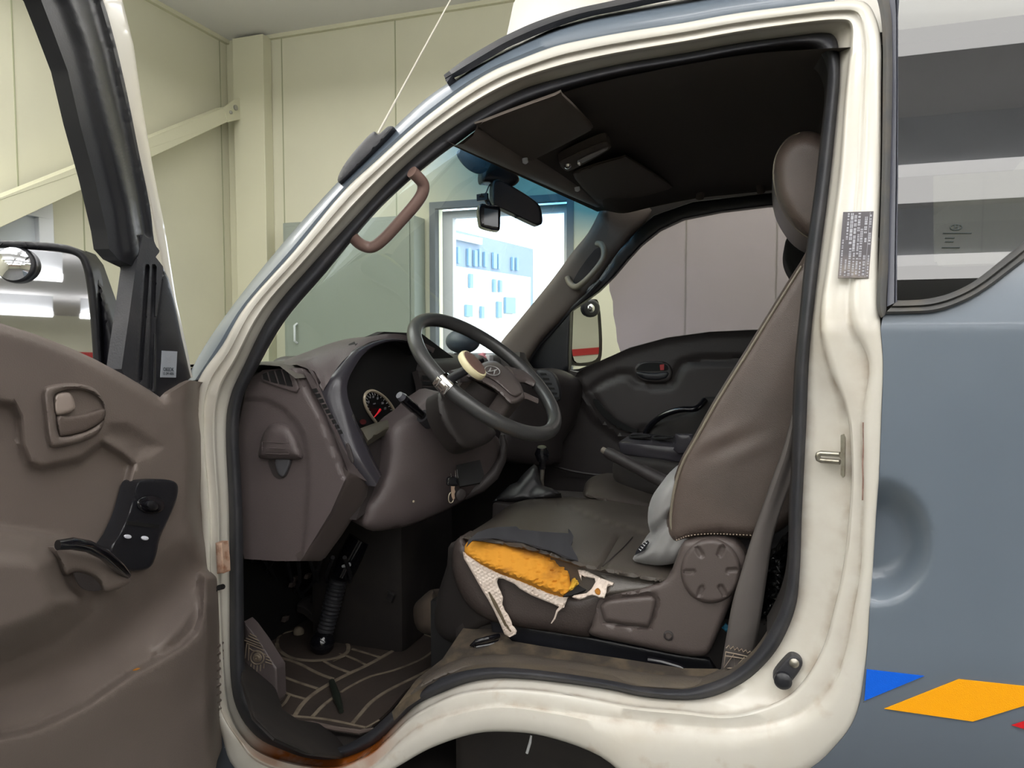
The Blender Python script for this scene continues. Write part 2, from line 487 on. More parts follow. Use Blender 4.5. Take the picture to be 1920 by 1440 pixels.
M['plate'] = mat('dark_plate', (70, 66, 70), 0.35, metal=0.3, zdirt_shade=[(1.56, 1.50, (150, 138, 126), 60, 0.3, 0.6)])
M['decalblue'] = mat('blue_reflective', (0, 98, 225), 0.35, bump=0.3, bscale=400, btype='voronoi')
M['decalyellow'] = mat('yellow_reflective', (255, 172, 0), 0.35, bump=0.3, bscale=400, btype='voronoi')
M['decalred'] = mat('red_reflective', (205, 22, 32), 0.35)
M['key'] = mat('brass_key', (220, 190, 165), 0.3, metal=0.6)
M['pink'] = mat('pink_plush', (225, 150, 160), 0.9)
M['blue_bit'] = mat('blue_wrapper', (70, 160, 200), 0.5)
M['cable'] = mat('antenna_rod', (220, 214, 200), 0.4)
M['mirror'] = mat('mirror_glass', (235, 236, 240), 0.015, metal=1.0)
M['mirror2'] = mat('mirror_silver', (215, 215, 220), 0.03, metal=1.0)
M['slate'] = mat('slate_ball', (70, 80, 90), 0.35, c2=(170, 170, 60), nscale=9, nlo=0.6, nhi=0.66)

# ------------------------------------------------------------------ the room
XL, XR, YB, YF, ZC = -3.93, 7.0, 3.5, -20.0, 3.70
def slab(name, a, b, m): return struct(MB().boxab(a, b).build(name, m, smooth=False))
slab('floor', (XL-.2, YF-.2, -.1), (XR+.2, YB+.2, 0), M['floor'])
slab('ceiling', (XL-.2, YF-.2, ZC), (XR+.2, YB+.2, ZC+.1), M['ceiling'])
slab('wall_left', (XL-.2, YF, 0), (XL, YB+.2, ZC), M['wall'])
slab('wall_right', (XR, YF, 0), (XR+.2, YB+.2, ZC), M['wall'])
slab('wall_front', (XL-.2, YF-.2, 0), (XR+.2, YF, ZC), M['wall'])
wA = P(806, 380, YB); wB = P(1076, 380, YB)
wz1 = wA.z; wz0 = 0.95
w = MB()
w.boxab((XL-.2, YB, 0), (wA.x, YB+.22, ZC)); w.boxab((wB.x, YB, 0), (XR+.2, YB+.22, ZC))
w.boxab((wA.x, YB, wz1), (wB.x, YB+.22, ZC)); w.boxab((wA.x, YB, 0), (wB.x, YB+.22, wz0))
struct(w.build('wall_back', M['wall'], smooth=False))
# window_1: grey frame, pane
wf = MB(); t = 0.045
for a, b in (((wA.x, wz0), (wA.x+t, wz1)), ((wB.x-t, wz0), (wB.x, wz1)), ((wA.x+t, wz1-t), (wB.x-t, wz1)), ((wA.x+t, wz0), (wB.x-t, wz0+t))):
    wf.boxab((a[0], YB-.012, a[1]), (b[0], YB+.05, b[1]))
wo = struct(wf.build('window_1', M['frame'], smooth=False))
iw = MB(); t2 = 0.05
x0, x1 = wA.x+t, wB.x-t
iw.boxab((x0, YB+.11, wz0+t), (x0+t2*1.6, YB+.17, wz1-t)); iw.boxab((x1-t2, YB+.11, wz0+t), (x1, YB+.17, wz1-t))
iw.boxab((x0+t2*1.6, YB+.11, wz1-t-t2), (x1-t2, YB+.17, wz1-t)); iw.boxab((x0+t2*1.6, YB+.11, wz0+t), (x1-t2, YB+.17, wz0+t+t2))
iw.build('window_sash', M['whiteframe'], wo, smooth=False)
G_room, _, _ = glass('window_pane_glass', (0.97, 0.98, 1.0), 0.03)
MB().boxab((x0+t2*1.6, YB+.135, wz0+t+t2), (x1-t2, YB+.141, wz1-t-t2)).build('pane', G_room, wo, smooth=False)
# corner column, seams of the wall panels, brace
ca = P(440, 300, 3.40); cb = P(497, 300, 3.40)
c_ = MB(); c_.boxab((ca.x, 3.40, 0), (cb.x, YB-.001, ZC-.02)); c_.boxab((XL+.001, 3.46, 0), (ca.x+.001, YB-.001, ZC-.001))
struct(c_.build('trim_1', M['beam'], smooth=False, bevel=.004))
def vseam(u, v, y=None, z0=0.0, z1=ZC):
    p = P(u, v, YB); return (p.x, z0, z1)
sm = MB()
for u in (530, 742, 1290, 1462, 1640, 1850):
    x, a, b = vseam(u, 200)
    if wA.x-.02 < x < wB.x+.02: continue
    sm.boxab((x-.004, YB-.003, 0), (x+.004, YB, ZC))
struct(sm.build('trim_2', M['wall_dark'], smooth=False))
sm = MB()
for u in (32, 153):
    p = PX(u, 300, XL); sm.boxab((XL, p.y-.004, 0), (XL+.003, p.y+.004, ZC))
sm.boxab((XL, 3.38, 0), (XL+.004, 3.387, ZC)); 
struct(sm.build('trim_3', M['wall_dark'], smooth=False))
cov = MB(); cov.boxab((XL, YF, ZC-.03), (XL+.03, 3.5, ZC)); cov.boxab((XL, YB-.03, ZC-.03), (XR, YB, ZC))
struct(cov.build('trim_4', M['beam'], smooth=False, bevel=.006))
# the brace: an angle bar bolted to the column by a gusset plate
br = thing('brace_beam', (XL+.1, 3.2, 2.9), 'pale diagonal brace beam bolted to the corner column', 'beam')
xb = XL+.16
BP = Pl((xb, 0, 0), (1, 0, 0))
a0, a1, b0, b1 = PX(-60, 395, xb), PX(-60, 455, xb), PX(425, 200, xb), PX(428, 228, xb)
bm_ = MB(); d = Vector((-.05, 0, 0))
bm_.prism([a0, a1, b1, b0], d); bm_.prism([a0+Vector((.0, 0, 0)), b0, b0+Vector((-.10, 0, .0)), a0+Vector((-.10, 0, 0))], (0, 0, -.008))
bm_.build('beam', M['beam'], br, smooth=False, bevel=.003)
gp = sheet('gusset_plate', [(420, 201), (441, 187), (462, 177), (463, 221), (427, 229)], Pl((xb+.004, 0, 0), (1, 0, 0)), M['beam'], br, thick=.012, step=8)
bo = MB()
for (u, v, r) in ((441, 202, .02), (432, 211, .013)):
    p = PX(u, v, xb+.004); bo.lathe(p, (1, 0, 0), [(r, 0), (r, .01), (r*.7, .014)], 12)
bo.build('bolt', M['galv'], br)
# grey wall cabinet seen through the windscreen
cab = thing('wall_cabinet', P(655, 800, 3.3), 'grey metal wall cabinet with a slim pull handle', 'cabinet')
A_ = P(530, 418, 3.32); B_ = P(776, 418, 3.32)
MB().boxab((A_.x, 3.32, .9), (B_.x, 3.495, A_.z)).build('cabinet_body', M['cab'], cab, smooth=False, bevel=.006)
MB().boxab((A_.x+.03, 3.305, .93), (B_.x-.03, 3.32, A_.z-.03)).build('door', M['cab'], cab, smooth=False, bevel=.004)
hp = P(557, 625, 3.30)
MB().tube([hp+Vector((0, -.0, .07)), hp+Vector((0, -.03, .055)), hp+Vector((0, -.03, -.055)), hp+Vector((0, 0, -.07))], .009, 10).build('handle', M['whiteframe'], cab)
# small white window in the left wall, part hidden by the mirror
p0 = PX(-70, 362, XL+.02); p1 = PX(92, 382, XL+.02); p2 = PX(92, 700, XL+.02)
w2 = MB(); yy0, yy1, zz1, zz0 = p0.y, p1.y, p1.z, 1.0
f_ = .09
w2.boxab((XL, yy0, zz1-f_), (XL+.05, yy1, zz1)); w2.boxab((XL, yy1-f_, zz0), (XL+.05, yy1, zz1-f_)); w2.boxab((XL, yy0, zz0), (XL+.05, yy0+f_, zz1-f_)); w2.boxab((XL, yy0+f_, zz0), (XL+.05, yy1-f_, zz0+f_))
w2o = struct(w2.build('window_2', M['whiteframe'], smooth=False, bevel=.004))
MB().boxab((XL+.005, yy0+f_, zz0+f_), (XL+.015, yy1-f_, zz1-f_)).build('pane', mat('frosted_pane', (205, 212, 218), 0.15), w2o, smooth=False)
# back of the workshop (seen only in mirrors and glass): red band, lights
slab('trim_5', (XL, YF, 2.5), (XR, YF+.02, 2.8), M['red'])
slab('trim_6', (XR-.02, YF, 2.05), (XR, YB, 2.15), M['red'])
def lamp(x, y, w_, L_):
    b = thing('ceiling_light', (x, y, ZC), 'long white ceiling light over the workshop floor, out of direct view', 'light', 'long ceiling lights of the workshop')
    MB().boxab((x-L_/2, y-w_*.2, ZC-.33), (x+L_/2, y+w_*.2, ZC-.0005)).build('housing', M['whiteframe'], b, smooth=False)
    MB().boxab((x-L_/2, y-w_/2, ZC-.41), (x+L_/2, y+w_/2, ZC-.34)).build('diffuser', M['lamp'], b, smooth=False)
for y, w_ in ((-1.02, .24), (-1.92, .19), (-2.60, .13), (-4.8, .30), (-7.6, .30), (-11.5, .3), (-16.5, .3)):
    for x in (-2.5, 1.0, 4.6): lamp(x, y, w_, 3.0)
for (x, y) in ((-2.7, 1.0), (-2.7, .1), (0.6, 1.4), (0.6, 2.6), (3.6, 2.2)): lamp(x, y, .26, 2.2)  # extra unseen lamps, added to brighten the ceiling and back wall
# outside the window
slab('ground', (-40, YB+.25, -.15), (40, 60, -.05), M['ground'])
bdir = Vector((.162, .987, 0)); bo_ = P(837, 500, 11.0)
FP = Pl(bo_, bdir.cross(Vector((0, 0, 1))))
bl = thing('office_building', (bo_.x, bo_.y, 0), 'grey office block with white lower bays outside the window', 'building')
sheet('wall', [(760, 408), (1000, 467), (1000, 800), (760, 800)], FP, M['facade'], bl, thick=.3, step=40)
wn = []
for (u, v, w_, h) in ((849, 478, 7, 30), (861, 478, 4, 30), (881, 482, 5, 32), (893, 484, 5, 30), (901, 483, 4, 32), (912, 486, 5, 28), (929, 488, 6, 30), (937, 490, 4, 28), (963, 494, 3, 24), (971, 495, 3, 24), (845, 525, 8, 22), (842, 575, 6, 20)):
    sheet('window', [(u-w_/2, v-h/2), (u+w_/2, v-h/2+1), (u+w_/2, v+h/2+1), (u-w_/2, v+h/2)], FP, M['facglass'], bl, thick=.05, lift=.06, step=20)
sheet('sign_band', [(837, 433), (905, 447), (904, 459), (837, 444)], FP, M['facwhite'], bl, thick=.05, lift=.08, step=20)
sheet('white_bay', [(854, 499), (995, 520), (992, 800), (853, 800)], FP, M['facwhite'], bl, thick=.4, lift=.5, step=40)
for (u, v, w_, h) in ((885, 526, 5, 26), (929, 535, 4, 24), (940, 536, 4, 22), (881, 582, 11, 22), (906, 585, 5, 22), (938, 580, 7, 30), (958, 572, 18, 30)):
    sheet('window', [(u-w_/2, v-h/2), (u+w_/2, v-h/2+1), (u+w_/2, v+h/2+1), (u-w_/2, v+h/2)], FP, M['facglass'], bl, thick=.05, lift=.56, step=20)
# world: overcast sky
W = bpy.data.worlds.new('world'); SC.world = W; W.use_nodes = True
bg = W.node_tree.nodes['Background']; bg.inputs[0].default_value = (0.93, 0.97, 1.0, 1); bg.inputs[1].default_value = 5.0
SC.view_settings.view_transform = 'Standard'
SC.view_settings.look = 'None'
SC.view_settings.exposure = 0.0

M['emblem'] = mat('emblem_silver', (205, 205, 205), 0.3, metal=0.5)
# ------------------------------------------------------------------ the van
van = thing('van', (-0.3, 0.8, 0.0), 'cream and blue-grey van with its driver door open and a worn brown interior', 'van')
ZB = P(1650, 612, 0).z
UPN = Vector((0, -1, .26)).normalized()
UP = Pl((0, 0, ZB), UPN)
LOW = PY(0)
def S(u, v, d=0.0):
    """body side surface (upright below the belt line, leaning in above it), d metres inboard"""
    p = LOW(u, v, -d)
    return UP(u, v, -d) if p.z > ZB else p
# stations round the door aperture: outer blue edge, cream outer edge, two creases, seal outer, seal inner
ST = [
 (None, (376, 960), None, None, (429, 960), (455, 960)),
 (None, (362, 800), None, None, (423, 813), (448, 813)),
 ((348, 715), (372, 712), None, None, (431, 745), (456, 745)),
 ((383, 650), (417, 647), None, None, (458, 683), (482, 692)),
 ((440, 568), (463, 570), None, None, (508, 586), (534, 602)),
 ((527, 460), (552, 470), None, None, (588, 492), (612, 510)),
 ((625, 350), (640, 363), None, None, (675, 397), (693, 412)),
 ((690, 287), (707, 300), None, None, (735, 333), (752, 353)),
 ((757, 222), (773, 240), None, None, (800, 275), (815, 300)),
 ((805, 180), (823, 200), None, None, (847, 240), (860, 267)),
 ((860, 143), (873, 163), None, None, (893, 211), (905, 235)),
 ((912, 112), (923, 133), None, None, (945, 183), (955, 208)),
 ((965, 84), (973, 112), None, None, (993, 162), (1003, 189)),
 ((1033, 53), (1040, 87), None, None, (1058, 144), (1067, 168)),
 ((1100, 32), (1107, 72), None, None, (1120, 129), (1127, 152)),
 ((1168, 18), (1173, 60), None, None, (1185, 116), (1190, 138)),
 ((1270, 0), (1280, 43), None, None, (1290, 98), (1293, 121)),
 ((1370, -18), (1380, 25), None, None, (1390, 80), (1395, 101)),
 ((1470, -32), (1480, 12), None, (1487, 48), (1490, 67), (1485, 88)),
 ((1560, -45), (1565, 2), None, (1568, 40), (1542, 61), (1522, 90)),
 (None, (1620, 3), None, (1594, 48), (1566, 68), (1540, 103)),
 (None, (1643, 35), None, (1594, 90), (1574, 100), (1550, 127)),
 (None, (1652, 83), None, (1590, 130), (1575, 145), (1552, 155)),
 (None, (1652, 167), None, (1584, 190), (1571, 195), (1548, 200)),
 (None, (1651, 333), None, (1573, 333), (1557, 333), (1533, 333)),
 (None, (1646, 480), None, (1553, 480), (1538, 480), (1513, 480)),
 (None, (1650, 597), None, (1538, 597), (1524, 597), (1502, 590)),
 (None, (1656, 680), (1628, 680), (1551, 680), (1517, 680), (1493, 680)),
 (None, (1653, 780), (1617, 780), (1588, 776), (1513, 780), (1488, 780)),
 (None, (1649, 880), (1618, 880), (1596, 880), (1508, 880), (1486, 880)),
 (None, (1643, 960), (1618, 960), (1592, 960), (1504, 960), (1481, 960)),
 (None, (1637, 1060), (1613, 1065), (1581, 1060), (1500, 1070), (1479, 1060)),
 (None, (1631, 1140), (1600, 1143), (1563, 1143), (1491, 1143), (1467, 1130)),
 (None, (1625, 1230), (1580, 1237), (1540, 1220), (1462, 1210), (1437, 1192)),
 (None, (1608, 1333), (1547, 1300), (1497, 1287), (1423, 1257), (1405, 1235)),
 (None, (1570, 1395), (1490, 1345), (1447, 1320), (1380, 1288), (1365, 1266)),
 (None, (1500, 1452), (1385, 1368), (1365, 1340), (1330, 1308), (1325, 1282)),
 (None, (1350, 1500), (1280, 1364), (1280, 1332), (1280, 1313), (1280, 1292)),
 (None, (1220, 1488), (1173, 1352), (1195, 1325), (1207, 1307), (1207, 1288)),
 (None, (1125, 1418), (1110, 1345), (1125, 1312), (1140, 1293), (1140, 1275)),
 (None, (1023, 1381), (1030, 1332), (1035, 1297), (1040, 1279), (1040, 1260)),
 (None, (940, 1372), (955, 1322), (968, 1291), (973, 1273), (973, 1253)),
 (None, (880, 1378), (897, 1326), (912, 1292), (923, 1273), (923, 1251)),
 (None, (812, 1401), (842, 1340), (862, 1300), (873, 1282), (873, 1257)),
 (None, (762, 1428), (797, 1356), (817, 1318), (827, 1300), (827, 1271)),
 (None, (712, 1460), (755, 1385), (770, 1345), (780, 1323), (782, 1292)),
 (None, (680, 1490), (715, 1425), (730, 1382), (740, 1360), (738, 1330)),
 (None, (645, 1510), (678, 1452), (693, 1412), (700, 1397), (690, 1373)),
 (None, (600, 1510), (632, 1460), (638, 1436), (640, 1422), (632, 1402)),
 (None, (520, 1490), (556, 1450), (572, 1434), (583, 1423), (583, 1396)),
 (None, (440, 1440), (485, 1427), (512, 1419), (531, 1407), (545, 1382)),
 (None, (415, 1375), (450, 1390), (468, 1395), (483, 1383), (505, 1357)),
 (None, (392, 1300), (416, 1335), (435, 1345), (447, 1337), (476, 1313)),
 (None, (382, 1200), (405, 1260), (422, 1278), (432, 1270), (460, 1250)),
 (None, (378, 1080), None, None, (430, 1120), (457, 1120)),
]
def lerp2(a, b, t): return (a[0]+(b[0]-a[0])*t, a[1]+(b[1]-a[1])*t)
rows = []
for go, co, m2, m1, so, si in ST:
    if m1 is None and m2 is None: m2 = lerp2(co, so, .34); m1 = lerp2(co, so, .68)
    elif m2 is None: m2 = lerp2(co, m1, .5)
    elif m1 is None: m1 = lerp2(m2, so, .5)
    rows.append(sum([list(co), list(m2), list(m1), list(so), list(si)], []))
rows = cr(rows, 5, closed=True)
def gp5(r): return (r[0], r[1]), (r[2], r[3]), (r[4], r[5]), (r[6], r[7]), (r[8], r[9])
jr, sr, ir = [], [], []
for r in rows:
    co, m2, m1, so, si = gp5(r)
    j = [S(*co, .055), S(*co, .002), S(*lerp2(co, m2, .15), -.004), S(*lerp2(co, m2, .6), -.004), S(*lerp2(co, m2, .90), -.001), S(*m2, .007), S(*lerp2(m2, m1, .2), .009),
         S(*lerp2(m2, m1, .78), .007), S(*lerp2(m2, m1, .93), .011), S(*m1, .028), S(*lerp2(m1, so, .25), .036), S(*lerp2(m1, so, .7), .048), S(*so, .056), S(*lerp2(so, si, .25), .075)]
    jr.append(j)
    s_ = []
    for k in range(9):
        t = k/8; q = lerp2(so, si, -.04+t*1.04); s_.append(S(*q, .062-.024*math.sin(math.pi*t)**.8+.006*t))
    s_.insert(0, S(*lerp2(so, si, .05), .08)); s_.append(S(*lerp2(so, si, .9), .085))
    sr.append(s_)
    p = S(*lerp2(so, si, .96), .07)
    ir.append([p, p+Vector((0, .03, 0)), p+Vector((0, .10, 0))])
jamb = MB().grid(jr, True).build('door_aperture', M['jamb'], van, angle=60)
ncol = len(jr[0]); gw_ = [.3, .1, .05, .05, .15, .75, .3, .05, .15, .75, .2, .1, .5, .6]
gr_ = jamb.data.attributes.new('grime', 'FLOAT', 'POINT'); ru_ = jamb.data.attributes.new('rust', 'FLOAT', 'POINT')
G1_ = []; R1_ = []
for i in range(len(jr)):
    st_ = i/5.0
    k_ = .9 if 26 <= st_ <= 52 else .25
    if 34 <= st_ <= 44: k_ = .8
    rk = max(0.0, 1-abs(st_-48.3)/3.3)
    for c in range(ncol):
        G1_.append(gw_[c]*k_); R1_.append(min(1.0, rk*2.0)*(1.0 if c >= 8 else (.55 if c >= 6 else 0)))
gr_.data.foreach_set('value', G1_); ru_.data.foreach_set('value', R1_)
sheet('sill_corner', [(335, 1200), (378, 1290), (392, 1330), (418, 1392), (470, 1455), (560, 1500), (700, 1560), (330, 1560)], PY(.01), M['cream'], van, thick=.03, step=20)
MB().grid(sr, True).build('weatherstrip', M['rubber'], van, angle=70)
n5 = len(rows)
lo, hi = 10*5, 33*5
MB().grid(ir[lo:hi+1]).build('aperture_lining', M['dark'], van, angle=60)
MB().grid([[a, a+(c-a)*.25] for a, b, c in ir[hi:45*5]]).build('sill_lining', M['sill'], van, angle=60)

# blue roof rail, black drip rail, roof skin
rr, dr = [], []
gp = [(g[0], g[1]) for g in [s[0] for s in ST[2:20]]]
cp = [s[1] for s in ST[2:20]]
both = cr([tuple(a)+tuple(b) for a, b in zip(gp, cp)], 5)
for i, q in enumerate(both):
    a, b = (q[0], q[1]), (q[2], q[3])
    rr.append([S(*a, .10), S(*a, .035), S(*lerp2(a, b, .3), .008), S(*lerp2(a, b, .75), -.003), S(*b, .002), S(*b, .03)])
MB().grid(rr).build('roof_rail', M['blue'], van, angle=60)
dro = cr([(833, 140), (873, 110), (923, 80), (957, 62), (1007, 40), (1073, 18), (1140, 3), (1230, -16), (1340, -34), (1450, -50), (1560, -64)], 4)
dri = cr([(836, 153), (873, 136), (923, 106), (962, 85), (1033, 55), (1100, 33), (1168, 19), (1250, 2), (1350, -14), (1455, -30), (1560, -44)], 4)
MB().grid([[S(*b, .03), S(*b, .004), S(*lerp2(b, a, .5), -.006), S(*a, .01), S(*a, .06)] for a, b in zip(dro, dri)]).build('drip_rail', M['rubber'], van, angle=70)
sheet('drip_rail_cap', [(832, 141), (842, 133), (848, 140), (838, 155)], Pl(S(840, 145, .0), UPN), M['rubber'], van, thick=.03, step=6, lift=.004)
roofr = []
for q in both[38:]:
    p = S(q[0], q[1], .09); far = Vector((p.x, 1.62-p.y, p.z))
    roofr.append([p.lerp(far, t)+Vector((0, 0, .07*math.sin(math.pi*t))) for t in [k/10 for k in range(11)]])
e = roofr[-1]; roofr.append([Vector((2.4, p.y, p.z+.02)) for p in e])
MB().grid(roofr).build('roof', M['cream'], van)
# raised roof cap
c0 = P(953, 69, .30); c1 = P(969, -8, .30)
dx = (c1.x-c0.x)/(c1.z-c0.z)
prof = [(c0.x-.01, c0.z-.08), (c0.x, c0.z)] + [(c0.x+dx*h, c0.z+h) for h in (.04, .08)] + [(c0.x+dx*.1+.05, c0.z+.16), (c0.x+.3, c0.z+.24), (c0.x+.9, c0.z+.28), (2.4, c0.z+.30)]
hr = []
for x, z in prof:
    hr.append([Vector((x, .27, c0.z-.1)), Vector((x, .28, z-.02)), Vector((x, .33, z)), Vector((x, .8, z+.02)), Vector((x, 1.27, z)), Vector((x, 1.33, z-.03)), Vector((x, 1.34, c0.z-.1))])
MB().grid(hr).build('raised_roof', M['cream'], van, angle=50)

# rear body side in blue-grey, with the scooped hollow of the sliding door handle
co_r = [r[0:2] for r in rows[26*5:36*5+1]]
top = cr([(1657, 588), (1700, 588), (1752, 585), (1800, 570), (1850, 543), (1920, 490), (2000, 430), (2080, 372), (2200, 290)], 4)
poly = [tuple(p) for p in co_r if p[1] > 600] + [(1500, 1460), (1350, 1530), (1300, 1700), (2300, 1700), (4200, 2400), (4200, -700), (2560, -110), (2500, -20), (2420, 90), (2320, 190)] + [tuple(p) for p in top[::-1]]
cx_, cy_ = 1648.0, 1015.0
def dish(X):
    r_ = np.hypot((X[:, 0]-cx_)/104.0, (X[:, 1]-cy_)/122.0)
    return -.052*(1-ss(.38, 1.03, r_)**1.2)
class Body:
    n = Vector((0, -1, 0))
    def __call__(s, u, v, off=0.0): return S(u, v, -off)
BODY = Body()
bp_ = sheet('rear_body_panel', poly, BODY, M['blue'], van, thick=.05, step=13, off=dish, back=False, angle=50, lines=[(ell(1648, 1015, 104*k, 122*k, 0, 40), (0,)) for k in (.2, .35, .5, .62, .72, .82, .9, .97, 1.04)])
# dark gap between cream lip and body skin
MB().tube([S(p[0]+2, p[1], .003-float(dish(np.array([[p[0]+2, p[1]]]))[0])) for p in co_r if p[1] > 600], .0018, 6).build('panel_gap_seal', M['black'], van)
# reflective decals (stuck on the body)
for nm, pl_, mm in (('decal', [(1625, 1255), (1733, 1267.5), (1621, 1314)], 'decalblue'), ('decal', [(1658, 1329), (1798, 1273.5), (1925, 1287), (2010, 1296), (1824, 1353)], 'decalyellow'), ('decal', [(1897, 1360), (1990, 1330), (2100, 1345), (1990, 1388)], 'decalred')):
    sheet(nm, pl_, LOW, M[mm], bp_, thick=.0012, lift=.0025, step=40, back=False)
# rear side window: rubber surround, rail, tinted glass
SURR = [(1652, 60), (1652, 333), (1646, 480), (1650, 590), (1657, 596)]
wt = cr([(1658, 589), (1700, 588), (1752, 585), (1800, 570), (1850, 543), (1920, 490), (2000, 430), (2080, 372), (2200, 290)], 4)
wi = cr([(1683, 563), (1700, 563), (1740, 560), (1780, 550), (1822, 530), (1866, 497), (1935, 440), (2015, 376), (2130, 290)], 4)
MB().grid([[S(*a, .01), S(*a, -.006), S(*lerp2(a, b, .18), -.012), S(*lerp2(a, b, .42), -.008), S(*lerp2(a, b, .5), -.004), S(*lerp2(a, b, .6), -.011), S(*lerp2(a, b, .85), -.006), S(*b, .004), S(*b, .02)] for a, b in zip(wt, wi)]).build('window_seal', M['rubber_grey'], van, angle=35)
lft = cr([(1617, -40), (1640, -12), (1651, 30), (1655, 83), (1655, 167), (1653, 333), (1648, 480), (1644, 560), (1646, 585), (1652, 596)], 4)
rgt = cr([(1640, -60), (1662, -25), (1671, 30), (1673, 83), (1673, 167), (1669, 333), (1666, 480), (1662, 560), (1662, 580), (1660, 590)], 4)
MB().grid([[S(*a, .03), S(*a, -.008), S(*lerp2(a, b, .4), -.014), S(*b, -.008), S(*b, .01)] for a, b in zip(lft, rgt)]).build('front_window_seal', M['rubber_grey'], van, angle=50)
wl_ = [(1640, -60), (1671, 30), (1673, 167), (1669, 333), (1666, 480), (1663, 575)]
wr_ = [(1690, -60), (1684, 30), (1684, 167), (1684, 333), (1682, 480), (1682, 566)]
MB().grid([[S(*a, -.004), S(*lerp2(a, b, .7), -.009), S(*lerp2(a, b, .75), -.002), S(*lerp2(a, b, .85), -.006), S(*b, -.004), S(*b, .02)] for a, b in zip(wl_, wr_)]).build('window_rail', M['rail'], van, angle=35)
gm, gt, gtr = glass('tinted_side_glass', (.20, .21, .20), .045)
gp_ = [(1681, -70), (1681, 566), (1740, 563), (1780, 553), (1822, 533), (1866, 500), (1935, 443), (2015, 379), (2130, 293), (2250, 200), (2360, 100), (2440, 0), (2500, -110), (2300, -120)]
gl_ = sheet('rear_side_glass', gp_, UP, gm, van, thick=.004, step=60, lift=-.008, back=False)
# etched mark on the glass: ring with a slanted letter, and faint lines of print
ek = MB()
gw = lambda u, v: UP(u, v, -.0065)
ek.tube([gw(*p) for p in ell(1793, 426, 11, 5, -3, 20)], .0006, 6, closed=True)
ek.tube([gw(1788, 430), gw(1791, 422)], .0006, 6); ek.tube([gw(1795, 430), gw(1798, 422)], .0006, 6); ek.tube([gw(1790, 427), gw(1796, 425)], .0005, 6)
for v, a, b in ((437, 1768, 1822), (446, 1772, 1790), (453, 1772, 1788), (464, 1766, 1800)): ek.tube([gw(a, v), gw(b, v)], .0006, 6)
ek.build('etched_mark', M['blackprint'], gl_)
# info plate riveted to the door pillar
plp = [(1581, 397.5), (1638, 396), (1629, 521), (1571, 521)]
pil = Pl(S(1605, 460, .004), UPN)
pl0 = sheet('info_plate', plp, pil, M['plate'], van, thick=.002, lift=.011, step=8)
rg = random.Random(3); mk = MB()
def platept(a, b):   # a across 0..1, b down 0..1
    l = lerp2(plp[0], plp[3], b); r_ = lerp2(plp[1], plp[2], b); q = lerp2(l, r_, a); return pil(q[0], q[1], .0118)
for (a, w_, b0, b1, big) in ((.07, .05, .42, .97, 0), (.19, .06, .02, .42, 0), (.21, .05, .72, .97, 0), (.31, .09, .02, .50, 1), (.33, .07, .55, .97, 0), (.43, .08, .05, .60, 1), (.46, .06, .62, .97, 0), (.55, .08, .02, .30, 0), (.56, .06, .34, .66, 0), (.57, .06, .70, .97, 0), (.66, .08, .26, .72, 0), (.68, .05, .76, .97, 0), (.78, .09, .08, .36, 0), (.80, .07, .40, .47, 0), (.80, .07, .66, .97, 0), (.92, .07, .05, .24, 0), (.93, .07, .32, .50, 0), (.94, .05, .66, .98, 0)):
    b = b0
    while b < b1-.01:
        h = rg.uniform(.018, .034)*(1.8 if big else 1); e_ = min(b+h, b1)
        for (s0, s1) in (((0, .42), (.58, 1)) if rg.random() < .6 else ((0, 1),)) :
            mk.quad(platept(a+w_*s0-w_/2, b), platept(a+w_*s1-w_/2, b), platept(a+w_*s1-w_/2, e_), platept(a+w_*s0-w_/2, e_))
        b = e_+rg.choice((.006, .01, .022))
mk.quad(platept(.885, 0.01), platept(.895, 0.01), platept(.875, .99), platept(.865, .99))
mk.build('plate_print', M['greyprint'], pl0, smooth=False)

# striker, door switch, screws
stb = Pl(S(1570, 860, .02), (-.35, -1, 0))
so_ = sheet('striker_plate', [(1576, 816), (1581, 814), (1584, 822), (1583, 893), (1580, 896), (1576, 890), (1577, 862), (1572, 855), (1576, 848)], stb, M['steel'], van, thick=.006, step=4, lift=.006)
s0 = S(1575, 857, .015); s1 = S(1537, 854, .03)
MB().tube([s0+Vector((0, 0, .004)), s1+Vector((.002, 0, .004)), s1+Vector((-.002, 0, .002)), s1+Vector((-.003, 0, -.002)), s1+Vector((-.002, 0, -.006)), s1+Vector((.002, 0, -.008)), s0+Vector((0, 0, -.008))], .0045, 10).build('striker_bar', M['steel'], so_)
dsw = Pl(S(1480, 1255, .03), (0, -1, 0))
sw = sheet('door_switch', cr([(1484, 1229), (1500, 1233), (1504, 1248), (1484, 1278), (1470, 1287), (1455, 1280), (1450, 1266), (1470, 1240)], 4, True), dsw, M['rubber'], van, bulge=.006, r=5, thick=.02, step=4)
q = dsw(1468, 1273, .004); MB().lathe(q, (0, -1, 0), [(.0145, 0), (.0145, .010), (.011, .014), (.005, .016)], 20).build('plunger', M['blackplastic'], sw)
q = dsw(1489, 1243, .005); mb = MB().lathe(q, (0, -1, 0), [(.008, 0), (.008, .002), (.004, .005)], 14)
mb.build('screw', M['steel'], sw)
ds = MB()
for (u, v, r_) in ((1233, 1405, .0035), (990, 1340, .0015), (1557, 1385, .003), (1619, 1313, .002)):
    ds.lathe(S(u, v, 0.006), (0, -1, 0), [(r_, 0), (r_, .004), (r_*.6, .006)], 12)
ds.build('sill_plugs', M['cream'], van)
